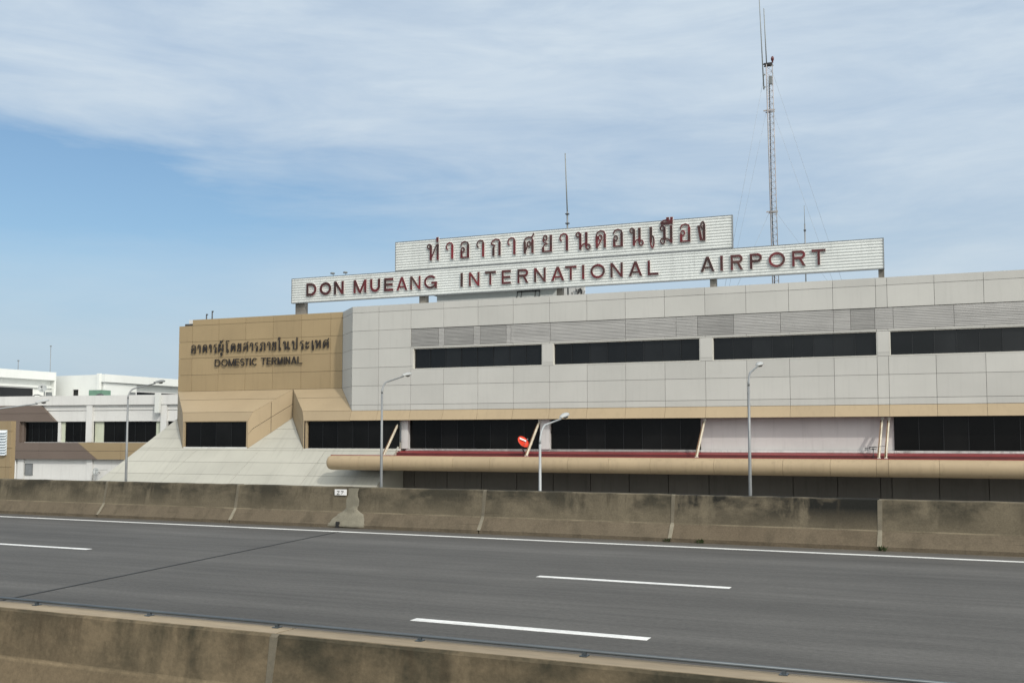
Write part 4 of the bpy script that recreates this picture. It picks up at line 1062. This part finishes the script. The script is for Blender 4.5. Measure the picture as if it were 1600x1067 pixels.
MB().tube([cd - Vector((0, 0, .3)), cd + ax*.35 + Vector((.1, 0, 0)), (2.3, -.4, -2.9)], .015, 5).build('feed_arm', M['dark_metal'], wd)

# ------------------------------------------------------------------ white buildings behind
RB = thing('rear_building', 'white flat roofed block with small window behind the office roof, nearest the tan wall', 'building', WORLD, (-97, 96, GZ))
b = MB(); b.box(-108, -93.82, 89.62, 120, GZ, 7.43); b.box(-93.815, -93.2, 89.9, 95.0, GZ, 6.5)
b.build('wall', M['white_bright'], RB)
MB().box(-93.82, -92.9, 89.62, 120, 6.55, 7.47).build('parapet', M['white_bright'], RB)
MB().box(-93.9, -93.5, 89.35, 89.75, GZ, 7.55).build('pillar', M['white_bright'], RB)
f = MB().box(-97.84, -97.76, 89.50, 89.615, 4.6, 5.8).box(-96.92, -96.84, 89.50, 89.615, 4.6, 5.8).box(-97.76, -96.92, 89.50, 89.615, 5.72, 5.8).build('window', M['white_wall'], RB)
MB().box(-97.76, -96.92, 89.56, 89.60, 4.6, 5.72).build('pane', M['glass'], f)
f = MB().box(-93.80, -93.74, 95.0, 118, 5.62, 5.72).box(-93.80, -93.74, 95, 95.12, 4.2, 5.62).build('window', M['white_wall'], RB)
MB().box(-93.81, -93.78, 95.12, 118, 4.2, 5.62).build('pane', M['glass'], f)
f = MB().box(-93.19, -93.14, 93.7, 93.8, 4.3, 5.6).box(-93.19, -93.14, 94.8, 94.9, 4.3, 5.6).box(-93.19, -93.14, 93.8, 94.8, 5.52, 5.6).build('window', M['white_wall'], RB)
MB().box(-93.188, -93.16, 93.8, 94.8, 4.3, 5.52).build('pane', M['head_dark'], f)
RB2 = thing('rear_building', 'white flat roofed block with dark window strip behind the office roof at far left', 'building', WORLD, (-104, 80, GZ))
MB().box(-112, -99.87, 64, 88.3, GZ, 7.6).build('wall', M['white_bright'], RB2)
MB().box(-99.87, -99.2, 64, 88.1, 6.78, 7.74).box(-100.4, -99.3, 88.1, 88.35, 4.5, 7.76).build('parapet', M['white_bright'], RB2)
MB().box(-99.86, -99.6, 64, 88.1, 5.85, 6.0).build('ledge', M['white_bright'], RB2)
f = MB().box(-99.86, -99.76, 64, 85.6, 5.72, 5.80).box(-99.86, -99.76, 85.5, 85.6, 4.2, 5.72).build('window', M['white_wall'], RB2)
MB().box(-99.855, -99.80, 64, 85.5, 4.2, 5.72).build('pane', M['mullion'], f)
for (x, y, z0, z1, lab_) in ((-99.9, 83.5, 7.6, 8.9, 'short thin antenna on the far left white roof'), (-100.5, 88.5, 5.0, 11.0, 'taller thin antenna between the two white rear blocks')):
    a = thing('roof_antenna', lab_, 'antenna', WORLD, (x, y, z0), 'thin antennas on the white roofs')
    MB().tube([(x, y, z0), (x, y, z1)], .035, 6).box(x - .08, x + .08, y - .08, y + .08, z1 - .12, z1).build('rod', M['galv'], a)
PY = thing('wall_block', 'ochre block with white horizontal louvre at the left edge', 'building', WORLD, (-64, 52, GZ))
b = MB(); zz = [GZ, -5.5, -3.4, -2.05, -.72, .45, 1.2]
for z0, z1 in zip(zz, zz[1:]):
    for a, c in ((-68, -66), (-66, -64), (-64, -62.05), (-62.05, -61.62)): b.box(a + .012, c - .012, 51.09, 51.25, z0 + .012, z1 - .012)
b.box(-68, -61.64, 51.25, 51.5, GZ, 1.18); b.build('body', M['tan2'], PY)
lv = MB()
for k in range(9): lv.slab([(-67, 50.92, -1.22 + k*.195), (-61.98, 50.92, -1.22 + k*.195), (-61.98, 51.08, -1.09 + k*.195), (-67, 51.08, -1.09 + k*.195)], (0, 0, .03))
lv.box(-67, -61.98, 51.075, 51.088, -1.2, .55); lv.build('louvre', M['slat'], PY)

# ------------------------------------------------------------------ weeds at the foot of the far barrier
for x, n, h, lab_ in ((-5.62, 12, .13, 'small weed tuft at the joint left of the black stained barrier'), (-4.95, 16, .12, 'small weed tuft at the foot of the black stained barrier'),
                      (-1.58, 14, .15, 'small weed tuft at the joint right of the black stained barrier')):
    wt = thing('weed', lab_, 'plant', WORLD, (x, 19.86, RZ), 'weeds growing along the far barrier foot')
    b = MB(); rr = random.Random(int(x*100))
    for k in range(n):
        a = rr.uniform(0, 6.28); l = h*rr.uniform(.6, 1.1); t = rr.uniform(.2, .9); bx = x + rr.uniform(-.06, .06); by = 19.86 + rr.uniform(-.02, .02)
        d = Vector((math.cos(a)*math.sin(t), -abs(math.sin(a))*math.sin(t), math.cos(t))); sd_ = Vector((-d.y, d.x, 0)).normalized()*.012
        p0 = Vector((bx, by, RZ + .003)); p1 = p0 + d*l*.6; p2 = p0 + d*l - Vector((0, 0, l*.12))
        b.add([p0 - sd_*.5, p0 + sd_*.5, p1 + sd_, p2, p1 - sd_], [(0, 1, 2, 4), (4, 2, 3)])
    b.build('leaves', M['weed'], wt, merge=False)
